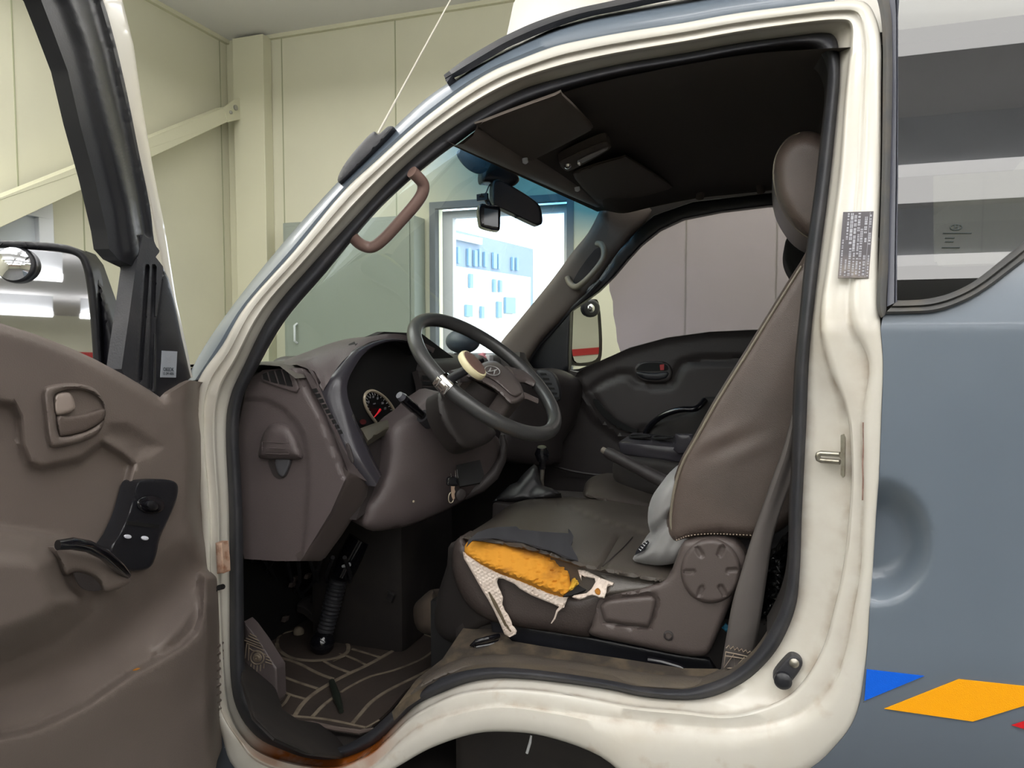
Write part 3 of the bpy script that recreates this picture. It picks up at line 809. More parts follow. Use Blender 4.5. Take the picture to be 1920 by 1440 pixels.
# rust scrape along the pillar crease, hinge leaf
MB().grid([[S(u-1.2, v, .004-.004), S(u+1.8, v, .0)] for u, v in [(1618, 792), (1619, 830), (1617, 870), (1618, 900), (1617, 938)]]).build('rust_streak', mat('rust_scrape', (150, 122, 110), 0.8, c2=(110, 80, 70), nscale=60), van)
sheet('door_hinge', [(404, 1018), (416, 1018), (419, 1050), (420, 1075), (407, 1076)], Pl(S(410, 1045, .0), (0, -1, 0)), mat('rusty_hinge', (190, 160, 140), 0.6, c2=(140, 95, 70), nscale=60, bump=.5), van, thick=.02, lift=.012, step=5, bulge=.003, r=4)

# wheel arch void, inner wing, tyre
ar = [r[0:2] for r in rows[38*5:47*5]]
MB().grid([[S(*a, .001), S(*a, .04), S(*a, .30)] for a in ar]).build('inner_wing', M['dark'], van)
MB().boxab((-.75, .30, .2), (.3, .33, .80)).build('arch_liner', M['black'], van)
tc_ = P(960, 1720, .2)
tw = empty('front_wheel', (tc_.x, .2, tc_.z), van)
MB().lathe((tc_.x, .06, tc_.z), (0, 1, 0), [(.18, 0), (.26, .0), (.30, .02), (.315, .05), (.315, .15), (.30, .18), (.26, .2), (.18, .2)], 48).build('tyre', M['black'], tw)
MB().lathe((tc_.x, .07, tc_.z), (0, 1, 0), [(.05, -.01), (.10, .01), (.16, .03), (.18, .02), (.18, .15)], 32).build('rim', M['galv'], tw)
MB().tube([P(996, 1379, .12), P(994, 1392, .12), P(988, 1412, .12)], [.002, .003, .003], 8).build('white_clip', M['white'], van)

# front: wing, nose and screen
fp = sheet('front_wing', [(-80, 905), (120, 850), (250, 790), (360, 718), (366, 800), (378, 960), (384, 1300), (415, 1380), (440, 1445), (520, 1500), (520, 1700), (-80, 1700)], LOW, M['blue'], van, thick=.04, step=30, lift=-.004, bulge=.0)
def lower_y(z): return 0
# screen: ruled between the two pillars, bowed forward
near = [(462, 715), (482, 692), (534, 602), (612, 510), (693, 412), (752, 353), (815, 300), (862, 262), (905, 232)]
ln = [S(u, v, .085) for u, v in near]
farp = [P(u, v, 1.50) for u, v in ((925, 668), (940, 645), (967, 610), (1004, 565), (1040, 520), (1073, 475), (1103, 436), (1135, 395), (1150, 378))]
gr = []
for a, b in zip(ln, farp):
    row = []
    for k in range(17):
        t = k/16; p = a.lerp(b, t); s_ = math.sin(math.pi*t)
        row.append(p+Vector((-.16*s_**.8, 0, .02*s_)))
    gr.append(row)
wm, wt_, wtr = glass('windscreen_glass', (.90, .965, .93), .015, film=((176, 196, 170), .10))
# sun band: deeper blue toward the top edge of the screen
zt = farp[7].z
tcn = N(wt_, 'ShaderNodeTexCoord'); sp = N(wt_, 'ShaderNodeSeparateXYZ'); wt_.links.new(tcn.outputs['Object'], sp.inputs[0])
mr = N(wt_, 'ShaderNodeMapRange'); mr.inputs[1].default_value = 1.765; mr.inputs[2].default_value = 1.90
wt_.links.new(sp.outputs[2], mr.inputs[0])
mx = N(wt_, 'ShaderNodeMix', data_type='RGBA'); mx.inputs[6].default_value = (.90, .965, .93, 1); mx.inputs[7].default_value = (.10, .33, .56, 1)
wt_.links.new(mr.outputs[0], mx.inputs[0]); wt_.links.new(mx.outputs[2], wtr.inputs[0])
MB().grid(gr).build('windscreen', wm, van)
# nose and scuttle
nose = []
for k in range(9):
    t = k/8; y = .10+1.42*t; b_ = -.14*math.sin(math.pi*t)**.6
    nose.append([Vector((-1.12+b_*.6, y, 1.33)), Vector((-1.30+b_, y, 1.27)), Vector((-1.55+b_, y, 1.12)), Vector((-1.72+b_, y, .85)), Vector((-1.75+b_, y, .3))])
MB().grid(nose).build('bonnet', M['blue'], van)
# wiper lying along the foot of the screen
wb = empty('wiper', P(560, 672, .45), van)
MB().tube([P(522, 684, .30), P(545, 676, .42), P(575, 668, .55), P(600, 663, .62)], [.006, .007, .006, .004], 8).build('wiper_arm', M['blackplastic'], wb)
MB().tube([P(505, 688, .25), P(540, 681, .42), P(590, 668, .60)], .004, 6).build('wiper_blade', M['rubber'], wb)
# aerial on the pillar
an = empty('aerial', S(690, 290, 0), van)
ab = Pl(S(690, 290, 0), UPN)
sheet('aerial_base', cr([(634, 331), (650, 302), (678, 268), (700, 247), (708, 252), (716, 247), (728, 237), (739, 239), (728, 254), (706, 277), (680, 303), (650, 333), (636, 343)], 3, True), ab, M['rubber'], an, thick=.03, bulge=.01, r=8, step=6, lift=.002)
MB().tube([ab(709, 250, .01), ab(760, 155, .015), ab(850, -10, .02), ab(905, -110, .02)], [.0024, .0017, .0014, .0012], 8).build('aerial_rod', M['cable'], an)

# ------------------------------------------------------------------ cabin shell
nearh = cr([(850, 274), (862, 268), (905, 236), (955, 210), (1067, 170), (1190, 140), (1395, 103), (1530, 92), (1700, 80), (2300, 20)], 4)
farh = cr([(1120, 397), (1135, 395), (1170, 400), (1220, 389), (1300, 373), (1380, 364), (1440, 358), (1500, 350), (1600, 340), (1900, 320)], 4)
hl = []
for i, (a, b) in enumerate(zip(nearh, farh)):
    A = P(a[0], a[1], .15); B = P(b[0], b[1], 1.47); s_ = min(1, i/12)
    hl.append([A.lerp(B, k/14)+Vector((0, 0, .035*s_*math.sin(math.pi*k/14)**.7)) for k in range(15)])
MB().grid(hl).build('headliner', M['headliner'], van)
# header rail above the screen
hA = [P(848, 262, .13), P(866, 290, .16)]; hd = []
for k in range(15):
    t = k/14
    a = P(862, 262, .14).lerp(P(1135, 388, 1.47), t); s_ = math.sin(math.pi*t)
    hd.append([a+Vector((-.035-.02*s_, 0, .004)), a+Vector((-.012, 0, -.010)), a+Vector((.008, 0, -.009)), a+Vector((.030, 0, .006)), a+Vector((.04, 0, .03))])
MB().grid(hd).build('header_rail', M['pillar'], van)
# far pillar trim, passenger side
APL = Pl(P(1040, 520, 1.44), (.25, -1, .05))
pt = sheet('pillar_trim', cr([(926, 668), (940, 641), (967, 608), (1004, 563), (1040, 518), (1073, 473), (1103, 436), (1124, 396), (1128, 384), (1165, 380), (1215, 378), (1240, 392), (1195, 432), (1160, 470), (1120, 527), (1085, 567), (1040, 612), (1010, 645), (985, 682), (960, 700), (935, 690)], 3, True), APL, M['pillar'], van, bulge=.02, r=16, thick=.05, step=9)
PW = [(1064, 694), (1066, 640), (1068, 582), (1092, 566), (1120, 545), (1150, 515), (1175, 485), (1200, 458), (1235, 430), (1280, 409), (1350, 395), (1440, 384), (1620, 372), (1620, 606), (1440, 617), (1330, 622), (1250, 633), (1180, 652), (1130, 675), (1085, 692)]
RW = cr([(1752, 60), (1758, 42), (1775, 33), (1840, 25), (1895, 20), (1912, 28), (1990, 30), (2010, 60), (2010, 380), (1990, 470), (1930, 492), (1775, 500), (1757, 490), (1751, 470), (1750, 250)], 3, True)
FARP = PY(1.52)
sheet('far_side_panel', [(735, 1250), (735, 690), (935, 672), (985, 690), (1000, 640), (1060, 562), (1100, 492), (1150, 412), (1165, 392), (1260, 370), (1400, 350), (1620, 320), (1700, -30), (2600, -60), (2600, 1250)], FARP, M['dark'], van, thick=.06, step=40, holes=(PW, RW))
BL = PY(1.50)
sheet('window_frame_passenger', [(1066, 560), (1120, 527), (1160, 470), (1195, 432), (1225, 404), (1300, 378), (1440, 362), (1620, 345), (1620, 376), (1440, 386), (1350, 397), (1280, 411), (1236, 432), (1202, 460), (1177, 487), (1152, 517), (1122, 547), (1092, 568), (1069, 584), (1067, 600)], PY(1.46), M['blackplastic'], van, thick=.03, step=10, bulge=.006, r=5)
sheet('quarter_panel', [(985, 686), (1012, 645), (1042, 612), (1069, 578), (1067, 640), (1065, 696), (1030, 700)], PY(1.45), M['blackplastic'], van, thick=.03, step=10, bulge=.004, r=6)
MB().tube([P(*p, 1.445) for p in ((985, 684), (1012, 646), (1042, 613), (1072, 578), (1100, 554), (1125, 526))], .008, 8).build('quarter_seal', M['rubber'], van)
pgm, _, _ = glass('passenger_glass', (.93, .96, .93), .008)
sheet('passenger_glass', PW, PY(1.535), pgm, van, thick=.004, step=60, back=False)
tfm, _, _ = glass('peeling_tint_film', (.56, .50, .62), .0, film=((196, 184, 208), .34))
sheet('tint_film', [(1141, 520), (1150, 512), (1177, 482), (1202, 456), (1236, 427), (1280, 407), (1350, 393), (1440, 382), (1620, 370), (1620, 606), (1440, 619), (1330, 624), (1250, 636), (1182, 654), (1164, 662), (1157, 640), (1155, 615), (1150, 590), (1149, 565), (1143, 545)], PY(1.528), tfm, van, thick=.001, step=60, back=False)
rg_, _, _ = glass('far_rear_glass', (.32, .33, .32), .05)
sheet('far_rear_glass', RW, PY(1.545), rg_, van, thick=.004, step=60, back=False)
# rear and lower closure
MB().boxab((2.4, 0.05, .3), (2.45, 1.6, 2.1)).build('rear_panel', M['dark'], van)
MB().boxab((-.62, .12, .40), (2.4, 1.58, .72)).build('seat_platform', M['dark'], van, bevel=.03)
MB().boxab((-1.5, .07, .44), (-.6, 1.56, .50)).build('floor_pan', M['dark'], van)
MB().boxab((-1.50, .07, .40), (-1.44, 1.56, 1.32)).build('firewall', M['black'], van)
MB().boxab((.35, .10, .5), (.40, 1.5, 1.05)).build('rear_bench_front', M['dark'], van)
# ------------------------------------------------------------------ driver door, swung open
TH = math.radians(80)
DT = Vector((math.cos(TH), -math.sin(TH), 0)); DN = Vector((math.sin(TH), math.cos(TH), 0))
HG = Vector((-1.105, -.012, 1.0))
DP = Pl(HG, DN)
door = empty('driver_door', HG, van)
out = [(-420, 585), (-200, 592), (0, 606), (67, 627), (133, 653), (177, 673), (233, 703), (283, 733), (303, 747), (320, 736), (357, 713), (388, 718), (392, 735), (391, 757), (390, 790), (392, 815), (397, 847), (400, 913), (406, 950), (404, 990), (402, 1020), (408, 1077), (413, 1160), (420, 1227), (425, 1293), (424, 1343), (420, 1393), (407, 1427), (400, 1470), (380, 1600), (-420, 1640)]
INS = [(-420, 745), (0, 752), (28, 756), (40, 780), (45, 835), (58, 866), (80, 874), (150, 858), (190, 827), (230, 850), (253, 869), (248, 885), (228, 958), (200, 1033), (120, 1014), (60, 1002), (0, 994), (-420, 985)]
TRI = [(196, 792), (240, 790), (275, 812), (312, 838), (285, 858), (253, 869), (225, 845), (190, 822)]
ARM = [(-420, 1000), (0, 1000), (60, 1004), (98, 1016), (122, 1036), (128, 1065), (140, 1092), (170, 1112), (165, 1150), (110, 1195), (0, 1240), (-420, 1250)]
POC = [(-420, 1402), (0, 1388), (50, 1378), (100, 1358), (167, 1325), (250, 1268), (300, 1242), (345, 1214), (370, 1190), (381, 1160), (384, 1083), (450, 1083), (450, 1700), (-420, 1700)]
RET = [(357, 700), (450, 700), (450, 1700), (400, 1440), (388, 1300), (390, 1180), (384, 1083), (360, 1010), (349, 950), (354, 880), (354, 820), (345, 775)]
SPK = [(380, 1085), (340, 1130), (292, 1188), (276, 1222), (300, 1240), (345, 1212), (370, 1188), (380, 1160)]
def door_h(X):
    h = np.zeros(len(X))
    h += -.022*ss(-4, 12, sd(X, INS)); h += -.014*ss(-2, 26, sd(X, TRI))
    h += .075*ss(-8, 62, sd(X, ARM))**.8
    h += .030*ss(-16, 3, sd(X, POC)) - .012*ss(0, 120, sd(X, POC))
    h += -.050*ss(-6, 34, sd(X, RET))
    h += .016*ss(-4, 30, sd(X, SPK))
    # belly shadow groove under the armrest
    g = segd(X, [(-420, 1310), (0, 1300), (120, 1260), (220, 1200), (300, 1130), (350, 1080)], False); h += -.030*(1-ss(0, 75, g))
    e = segd(X, out[:9], False); h += -.012*(1-ss(0, 16, e))
    return h
trim = sheet('door_trim', out, DP, M['trim'], door, thick=.07, step=9, off=door_h, lift=0.0, angle=70, lines=((INS+[INS[0]], (-4, 0, 4, 8, 12)), (POC[:12], (-16, -10, -4, 0, 3)), (RET, (-6, 0, 8, 16, 24)), (out[:9], (-6, 0, 6, 12)), (TRI+[TRI[0]], (-2, 2, 8)), (ARM[2:12], (-8, 0, 10, 20))))
lowm = M['trim_low']
class Shift:
    def __init__(s, k, d): s.k = k; s.d = d; s.n = k.n
    def __call__(s, u, v, off=0.0): return s.k(u, v, 0)+s.k.n*(off+s.d)
sheet('door_skin', out, Shift(DP, -.10), M['blue'], door, thick=.03, step=60)
# lower ribbed rubber gaiter at the hinge edge
rb = MB()
for i in range(17):
    v = 1172+i*15; u0 = 372+max(0, (5-i))*4; u1 = 408 if i < 3 else 418
    pts = [DP(u0+(u1-u0)*t, v+14-26*t, -.014+.006*math.sin(t*3.14)) for t in (0, .25, .5, .75, 1)]
    rb.tube(pts, [.0025, .0045, .005, .0045, .0025], 6)
rb.build('gaiter_ribs', M['trim_low'], trim)
# upper frame
fr_out = cr([(-420, -170), (20, -150), (110, -100), (170, -40), (193, 0), (217, 83), (240, 183), (260, 283), (281, 385), (289, 452), (299, 470), (293, 480), (286, 492), (272, 520), (262, 560)], 3)
frame_poly = [(-420, -95), (0, -80), (45, -40), (77, 0), (100, 60), (127, 133), (150, 233), (177, 333), (200, 433), (205, 467), (222, 486), (253, 501), (257, 520)] + [tuple(p) for p in fr_out[::-1]]
def fr_h(X):
    c = [(-420, -130), (0, -125), (90, -70), (135, 0), (165, 83), (190, 183), (215, 283), (240, 385), (252, 470)]
    d = segd(X, c, False); e = segd(X, [(-420, -155), (0, -152), (110, -90), (172, 0), (196, 83), (220, 183), (244, 300), (268, 440)], False)
    return .010*(1-ss(0, 30, d)) - .006*(1-ss(4, 14, e))
wfm = sheet('window_frame', frame_poly, DP, M['blackplastic'], door, thick=.03, step=8, off=fr_h, lift=-.02, lines=(([(-420, -155), (0, -152), (110, -90), (172, 0), (196, 83), (220, 183), (244, 300), (268, 440)], (-14, -8, 0, 8, 14)), ([(-420, -130), (0, -125), (90, -70), (135, 0), (165, 83), (190, 183), (215, 283), (240, 385), (252, 470)], (-24, -12, 0, 10))))
sheet('frame_flange', [(188, -5), (228, -5), (250, 83), (267, 200), (287, 317), (310, 433), (330, 560), (352, 660), (361, 707), (340, 715), (325, 600), (300, 480), (281, 385), (255, 283), (235, 183), (210, 83)], DP, M['cream'], door, thick=.012, step=9, lift=-.045, bulge=.004, r=8)
sheet('frame_flange_upper', [(228, -5), (188, -5), (150, -60), (90, -130), (20, -170), (-420, -190), (-420, -225), (60, -215), (150, -160), (205, -80)], DP, M['cream'], door, thick=.012, step=20, lift=-.045)
def ch_h(X):
    h = np.zeros(len(X))
    for a, b in (((276, 500), (262, 712)), ((289, 500), (281, 728))): h -= .010*(1-ss(1.5, 5, segd(X, [a, b], False)))
    return h
sheet('window_channel', [(257, 490), (268, 440), (290, 455), (298, 472), (292, 482), (300, 492), (306, 500), (304, 520), (292, 600), (290, 735), (283, 733), (233, 703), (228, 692), (231, 670), (243, 586), (254, 505)], DP, M['rubber'], door, thick=.03, step=6, off=ch_h, lift=-.012, lines=(([(276, 500), (262, 712)], (-5, -2, 0, 2, 5)), ([(289, 500), (281, 728)], (-5, -2, 0, 2, 5))))
qp = sheet('quarter_panel', [(305, 500), (316, 522), (326, 560), (340, 630), (358, 708), (340, 722), (303, 747), (290, 738), (292, 600), (303, 520)], DP, M['blackplastic'], door, thick=.02, step=8, lift=-.016, bulge=.003, r=6)
stk = [(304, 657.5), (332.5, 659), (330, 708), (301, 707.5)]
stp = sheet('door_sticker', stk, DP, M['sticker'], door, thick=.001, lift=-.011, step=12)
def stq(a, b): return lerp2(lerp2(stk[0], stk[1], a), lerp2(stk[3], stk[2], a), b)
tx = (DP(*stq(1, .5))-DP(*stq(0, .5))); ty = Vector((0, 0, 1))
for s_, b, h, mm in (('01 \\ ( \\', .22, .0060, 'greyprint'), ('-1ZZ77', .40, .0045, 'greyprint'), ('O83DK', .70, .0105, 'blackprint'), ('12-3M-4886', .86, .0072, 'blackprint')):
    text('print', s_, DP(*stq(.5, b), -.0095), tx, ty, h, M[mm], stp)
# inside handle
bz = cr([(82, 735), (92, 723), (133, 718), (171, 725), (190, 743), (198, 765), (194, 796), (180, 816), (150, 830), (104, 839), (92, 826), (85, 775)], 4, True)
cv = cr([(101, 745), (112, 735), (133, 731), (162, 732), (187, 747), (195, 765), (192, 788), (163, 808), (119, 819), (109, 810), (104, 775)], 4, True)
ih = sheet('inside_handle', bz, DP, M['trim'], door, bulge=.012, r=8, thick=.02, lift=.002, step=5, holes=(cv,))
sheet('handle_cup', cv, DP, M['black'], ih, thick=.004, lift=-.004, step=8)
sheet('handle_lever', cr([(107, 780), (130, 781), (160, 776), (195, 766), (195, 786), (163, 807), (119, 818), (110, 811)], 3, True), DP, M['trim_low'], ih, bulge=.007, r=6, thick=.008, lift=.003, step=5)
sheet('lock_tab', cr([(102, 747), (110, 737), (129, 736), (138, 748), (140, 768), (120, 777), (104, 776)], 3, True), DP, mat('pale_lock_tab', (168, 154, 146), .4), ih, bulge=.008, r=6, thick=.01, lift=.003, step=5)
# switch panel
swp = cr([(258, 905), (272, 899), (300, 898), (325, 902), (334, 914), (330, 940), (315, 975), (300, 1008), (293, 1040), (283, 1062), (266, 1069), (240, 1068), (207, 1033), (223, 1003), (240, 965), (250, 930)], 3, True)
spn = sheet('switch_panel', swp, DP, M['blackplastic'], door, bulge=.004, r=5, thick=.03, lift=.014, step=6)
sheet('mirror_switch', ell(283, 946, 27, 18, 5), DP, M['gloss'], spn, bulge=.006, r=10, thick=.004, lift=.018, step=5)
sheet('mirror_knob', ell(285, 948, 12, 9, 20), DP, M['blackplastic'], spn, bulge=.008, r=7, thick=.004, lift=.026, step=4)
sheet('switch_slot', [(239, 977), (299, 984), (297, 991), (238, 984)], DP, M['black'], spn, thick=.002, lift=.0188, step=6)
for (u, v) in ((236, 1017), (268, 1020)):
    kk = sheet('window_switch', [(u-9, v-17), (u+15, v-15), (u+9, v+14), (u-16, v+12)], DP, M['blackplastic'], spn, bulge=.005, r=6, thick=.004, lift=.007, step=5)
    sheet('switch_highlight', ell(u+4, v-11, 7, 4, 8, 14), DP, mat('rocker_highlight', (235, 238, 250), .3), spn, thick=.001, lift=.0248, step=6, bulge=.001, r=3)  # white highlight of each rocker, painted as a pale patch
# pull handle over the armrest
ph_ = empty('pull_handle', DP(180, 1060), door)
MB().tube([DP(108, 1022, .058), DP(135, 1019, .064), DP(165, 1024, .066), (DP(195, 1039, .062)), DP(222, 1062, .05), DP(238, 1078, .03)], [.0075, .009, .009, .009, .009, .007], 12).build('grip', M['gloss'], ph_)
sheet('grip_side', cr([(100, 1026), (135, 1030), (170, 1035), (200, 1052), (226, 1074), (246, 1089), (225, 1103), (196, 1108), (186, 1090), (168, 1077), (140, 1072), (124, 1078), (112, 1055)], 3, True), DP, M['trim'], ph_, bulge=.010, r=12, thick=.03, lift=.030, step=6)
sheet('finger_hollow', cr([(140, 1074), (165, 1078), (184, 1092), (190, 1106), (168, 1108), (150, 1098)], 3, True), DP, M['dashdark'], ph_, thick=.002, lift=.052, step=6)
sheet('map_pocket_clip', cr([(249, 1268), (256, 1256), (268, 1252), (275, 1256), (268, 1262), (256, 1268)], 2, True), DP, mat('orange_reflector', (205, 130, 30), .4), door, bulge=.002, r=3, thick=.006, lift=.012, step=3)
cb_ = MB(); cb_.tube([DP(395, 1122, -.02), DP(405, 1108, -.01), DP(413, 1101, -.005)], .0022, 6); cb_.tube([DP(410, 1102, -.005), DP(418, 1100, -.005)], .006, 8)
cb_.build('trim_clip', M['black'], door)
# side mirror on the open door
MN = Vector((.44, -.897, .045)).normalized()
mo = CO+ray(90, 560)*1.52
MP = Pl(mo, MN)
sm_ = empty('side_mirror', mo, van)
hs = cr([(-110, 470), (-60, 455), (0, 451), (60, 453), (110, 457), (140, 464), (160, 478), (172, 500), (182, 560), (188, 640), (190, 720), (170, 800), (60, 830), (-90, 800), (-125, 640)], 4, True)
gs = cr([(-95, 480), (-50, 468), (0, 464), (55, 467), (110, 472), (142, 480), (154, 497), (163, 540), (170, 610), (174, 700), (160, 780), (60, 805), (-80, 780), (-108, 640)], 4, True)
sheet('mirror_frame', hs, MP, M['mirrorblack'], sm_, bulge=.008, r=10, thick=.04, lift=0.004, step=8, holes=(gs,))
sheet('glass', gs, MP, M['mirror'], sm_, thick=.004, lift=0.0, step=30)
sheet('mirror_back', [(160, 470), (175, 490), (200, 560), (220, 620), (234, 655), (236, 668), (226, 690), (214, 700), (212, 740), (186, 740), (188, 640), (182, 560), (170, 500)], MP, M['mirrorblack'], sm_, bulge=.03, r=22, thick=.05, lift=-.03, step=7)
sheet('mirror_shell', hs, MP, M['mirrorblack'], sm_, thick=.06, lift=-.045, step=20)
spo = cr(ell(31, 497, 39, 34, 0, 12), 3, True)
sb = sheet('spot_mirror_rim', spo, MP, M['blackplastic'], sm_, bulge=.010, r=8, thick=.004, lift=.004, step=6)
# convex spot glass
scn = MP(29, 496, .004); e1 = MN.cross(Vector((0, 0, 1))).normalized(); e2 = MN.cross(e1)
rad = .0335; mb = MB(); pf = [(rad*math.sin(a), .035*(math.cos(a)-math.cos(.62))/(1-math.cos(.62))*.30+.009) for a in ()]
prof_ = [(rad, .006)]+[(rad*(1-k/8), .010+.007*(1-(1-k/8)**2)) for k in range(9)]
prof_[-1] = (.0004, prof_[-1][1])
mb.lathe(scn, MN, prof_, 40).build('spot_mirror_glass', M['mirror'], sb, angle=60)
sheet('mirror_arm', cr([(198, 722), (200, 690), (210, 668), (226, 655), (238, 650), (240, 668), (232, 690), (230, 722)], 3, True), Pl(mo+Vector((0, .04, 0)), MN), M['blackplastic'], sm_, bulge=.015, r=12, thick=.06, step=6)

# passenger mirror beyond the far glass
PN = Vector((.80, -.60, .07)).normalized()
pmo = P(1097, 622, 1.86); PP = Pl(pmo, PN)
pm_ = empty('passenger_mirror', pmo, van)
pg = cr([(1070, 592), (1073, 576), (1090, 569), (1116, 570), (1121, 600), (1123, 655), (1117, 674), (1095, 680), (1077, 676), (1071, 640)], 3, True)
sheet('glass', pg, PP, M['mirror'], pm_, thick=.003, step=20)
sheet('mirror_shell', cr([(1066, 592), (1070, 571), (1090, 564), (1112, 561), (1122, 566), (1127, 600), (1129, 655), (1122, 682), (1095, 686), (1073, 681), (1067, 640)], 3, True), PP, M['gloss'], pm_, thick=.06, lift=-.006, step=12, bulge=.0)
s2 = sheet('spot_mirror_rim', ell(1108, 578, 17, 17, 0, 20), PP, M['blackplastic'], pm_, bulge=.006, r=4, thick=.004, lift=.003, step=4)
MB().lathe(PP(1108, 578, .008), PN, [(.020, 0), (.019, .004), (.014, .008), (.006, .010), (.0003, .0104)], 24).build('spot_mirror_glass', M['mirror'], s2, angle=60)

# ------------------------------------------------------------------ dashboard
dash = empty('dashboard', P(700, 800, .5), van)
EC = PY(.10)
def ec_h(X):
    INN = [(440, 748), (465, 747), (500, 750), (530, 764), (553, 788), (570, 820), (579, 865), (577, 960), (563, 1075), (430, 1075)]
    h = -.006*ss(-1.5, 2.5, sd(X, INN))
    h += -.02*(1-ss(0, 16, segd(X, [(567, 692), (583, 725), (607, 770), (640, 850), (653, 885)], False)))
    return h
ecp = [(458, 1048), (490, 1050), (517, 1052), (563, 1052), (592, 1006), (620, 960), (640, 915), (653, 885), (640, 850), (607, 770), (583, 725), (567, 693), (540, 690), (493, 694), (470, 709), (462, 722), (448, 800), (445, 900), (450, 1000)]
ec = sheet('end_cap', ecp, EC, M['dash'], dash, off=ec_h, thick=.05, step=6, angle=60)
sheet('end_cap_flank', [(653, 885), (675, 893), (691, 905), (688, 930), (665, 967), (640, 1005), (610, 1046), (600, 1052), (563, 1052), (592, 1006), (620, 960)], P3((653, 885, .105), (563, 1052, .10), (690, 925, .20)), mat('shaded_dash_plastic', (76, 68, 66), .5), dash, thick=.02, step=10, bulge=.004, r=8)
# louvres on top of the end cap
vp = [(489, 704), (494, 696), (544, 690), (549, 697), (561, 728), (556, 737), (545, 734), (510, 722), (492, 715)]
vn = sheet('side_vent', vp, EC, M['dash'], dash, bulge=.003, r=4, thick=.01, lift=.003, step=4)
for (a, b, c, d_) in (((492, 701), (500, 698), (505, 715), (494, 711)), ((503, 697), (513, 695), (521, 719), (508, 716)), ((516, 695), (526, 693), (536, 722), (524, 720)), ((529, 693), (538, 691), (549, 725), (538, 723))):
    sheet('louvre', [a, b, c, d_], EC, M['black'], vn, thick=.001, lift=.0088, step=5, off=lambda X: -.0015*ss(0, 1, (X[:, 0]-X[:, 0].min())/9))
# pull knob with ribbed grip
kb = sheet('cup_holder_knob', cr([(485, 856), (487, 838), (493, 815), (505, 798), (521, 793), (540, 798), (554, 815), (562, 838), (566, 860), (530, 862), (500, 861)], 3, True), EC, M['dash'], dash, bulge=.024, r=22, thick=.01, lift=-.004, step=4)
kr = MB()
for v in (829, 840, 850.5): kr.tube([EC(491, v, .011), EC(505, v, .019), EC(525, v+1, .0215), EC(542, v+1, .019)], .0011, 6)
for u in (491.5, 542): kr.tube([EC(u, 829, .013 if u < 500 else .019), EC(u, 851, .012 if u < 500 else .018)], .0009, 6)
kr.build('knob_ribs', M['dash'], kb)
sheet('latch_recess', cr([(505, 861), (545, 861), (544, 875), (536, 893), (526, 898), (515, 894), (507, 880)], 3, True), EC, M['dashdark'], dash, thick=.002, lift=-.0045, step=5)
sheet('latch', cr([(517, 861), (543, 861), (541, 876), (533, 892), (526, 893), (519, 884)], 3, True), EC, mat('latch_grey', (80, 80, 84), .35), dash, bulge=.005, r=5, thick=.003, lift=-.002, step=4)
# edge strip with demister slots
La = cr([(567, 692, .108), (583, 725, .108), (607, 770, .108), (640, 850, .108), (653, 885, .108)], 6)
Lb = cr([(590, 706, .15), (602, 738, .15), (618, 785, .15), (652, 850, .15), (692, 905, .17)], 6)
MB().grid([[P(*a), P(*tuple((np.array(a)*.7+np.array(b)*.3))), P(*b)] for a, b in zip(La, Lb)]).build('edge_strip', M['dash'], dash)
sl = MB()
for i in range(9):
    t = i/8; c = (589+t*47, 733+t*78); w_ = 3.0+1.0*(1-t)
    q = [(c[0]-w_, c[1]-3.5), (c[0]+w_-1, c[1]-5), (c[0]+w_+2.6, c[1]+2.2), (c[0]-w_+3.4, c[1]+4)]
    pts = [P(a, b, .103) for a, b in q]; sl.prism(pts, (0, .004, 0))
sl.build('demister_slots', M['black'], dash, smooth=False)
sheet('coin_slot', cr([(648, 834), (653, 832), (660, 850), (663, 866), (659, 868), (651, 852)], 3, True), PY(.108), M['dashdark'], dash, thick=.003, lift=.004, step=3, bulge=.001, r=2)
# instrument hood and bezel
Fc = cr([(556, 684, .12), (575, 677, .16), (600, 666, .20), (630, 651, .25), (665, 638, .31), (700, 630, .36), (735, 629, .41), (770, 637, .48), (812, 656, .55)], 5)
Bc = cr([(590, 712, .14), (602, 735, .15), (612, 722, .15), (628, 696, .18), (650, 670, .22), (690, 643, .30), (735, 634.5, .38), (770, 640, .46), (812, 662, .54)], 5)
hd = []
for a, b in zip(Fc, Bc):
    A = P(*a); B = P(*b); m1 = A.lerp(B, .5)+Vector((0.006, 0, .008))
    hd.append([A+Vector((-.20, 0, -.05)), A+Vector((-.06, 0, -.005)), A, m1, B])
MB().grid(hd).build('instrument_hood', M['dash'], dash, angle=60)
oc = cr([(704, 912, .17), (668, 868, .145), (640, 825, .14), (620, 782, .14), (611, 748, .145), (620, 713, .16), (635, 690, .19), (649, 671, .22), (668, 653, .26), (693, 642, .31), (722, 635, .36), (751, 635, .41), (769, 639, .46), (810, 658, .53)], 5)
ic = cr([(716, 890, .22), (696, 850, .20), (677, 808, .19), (661, 772, .18), (651, 738, .18), (653, 713, .19), (664, 690, .22), (680, 666, .26), (702, 650, .31), (729, 641, .36), (752, 641, .41), (769, 645, .46), (808, 664, .53)], 5)
k_ = min(len(oc), len(ic)); ic2 = [ic[min(len(ic)-1, int(i*len(ic)/len(oc)))] for i in range(len(oc))]
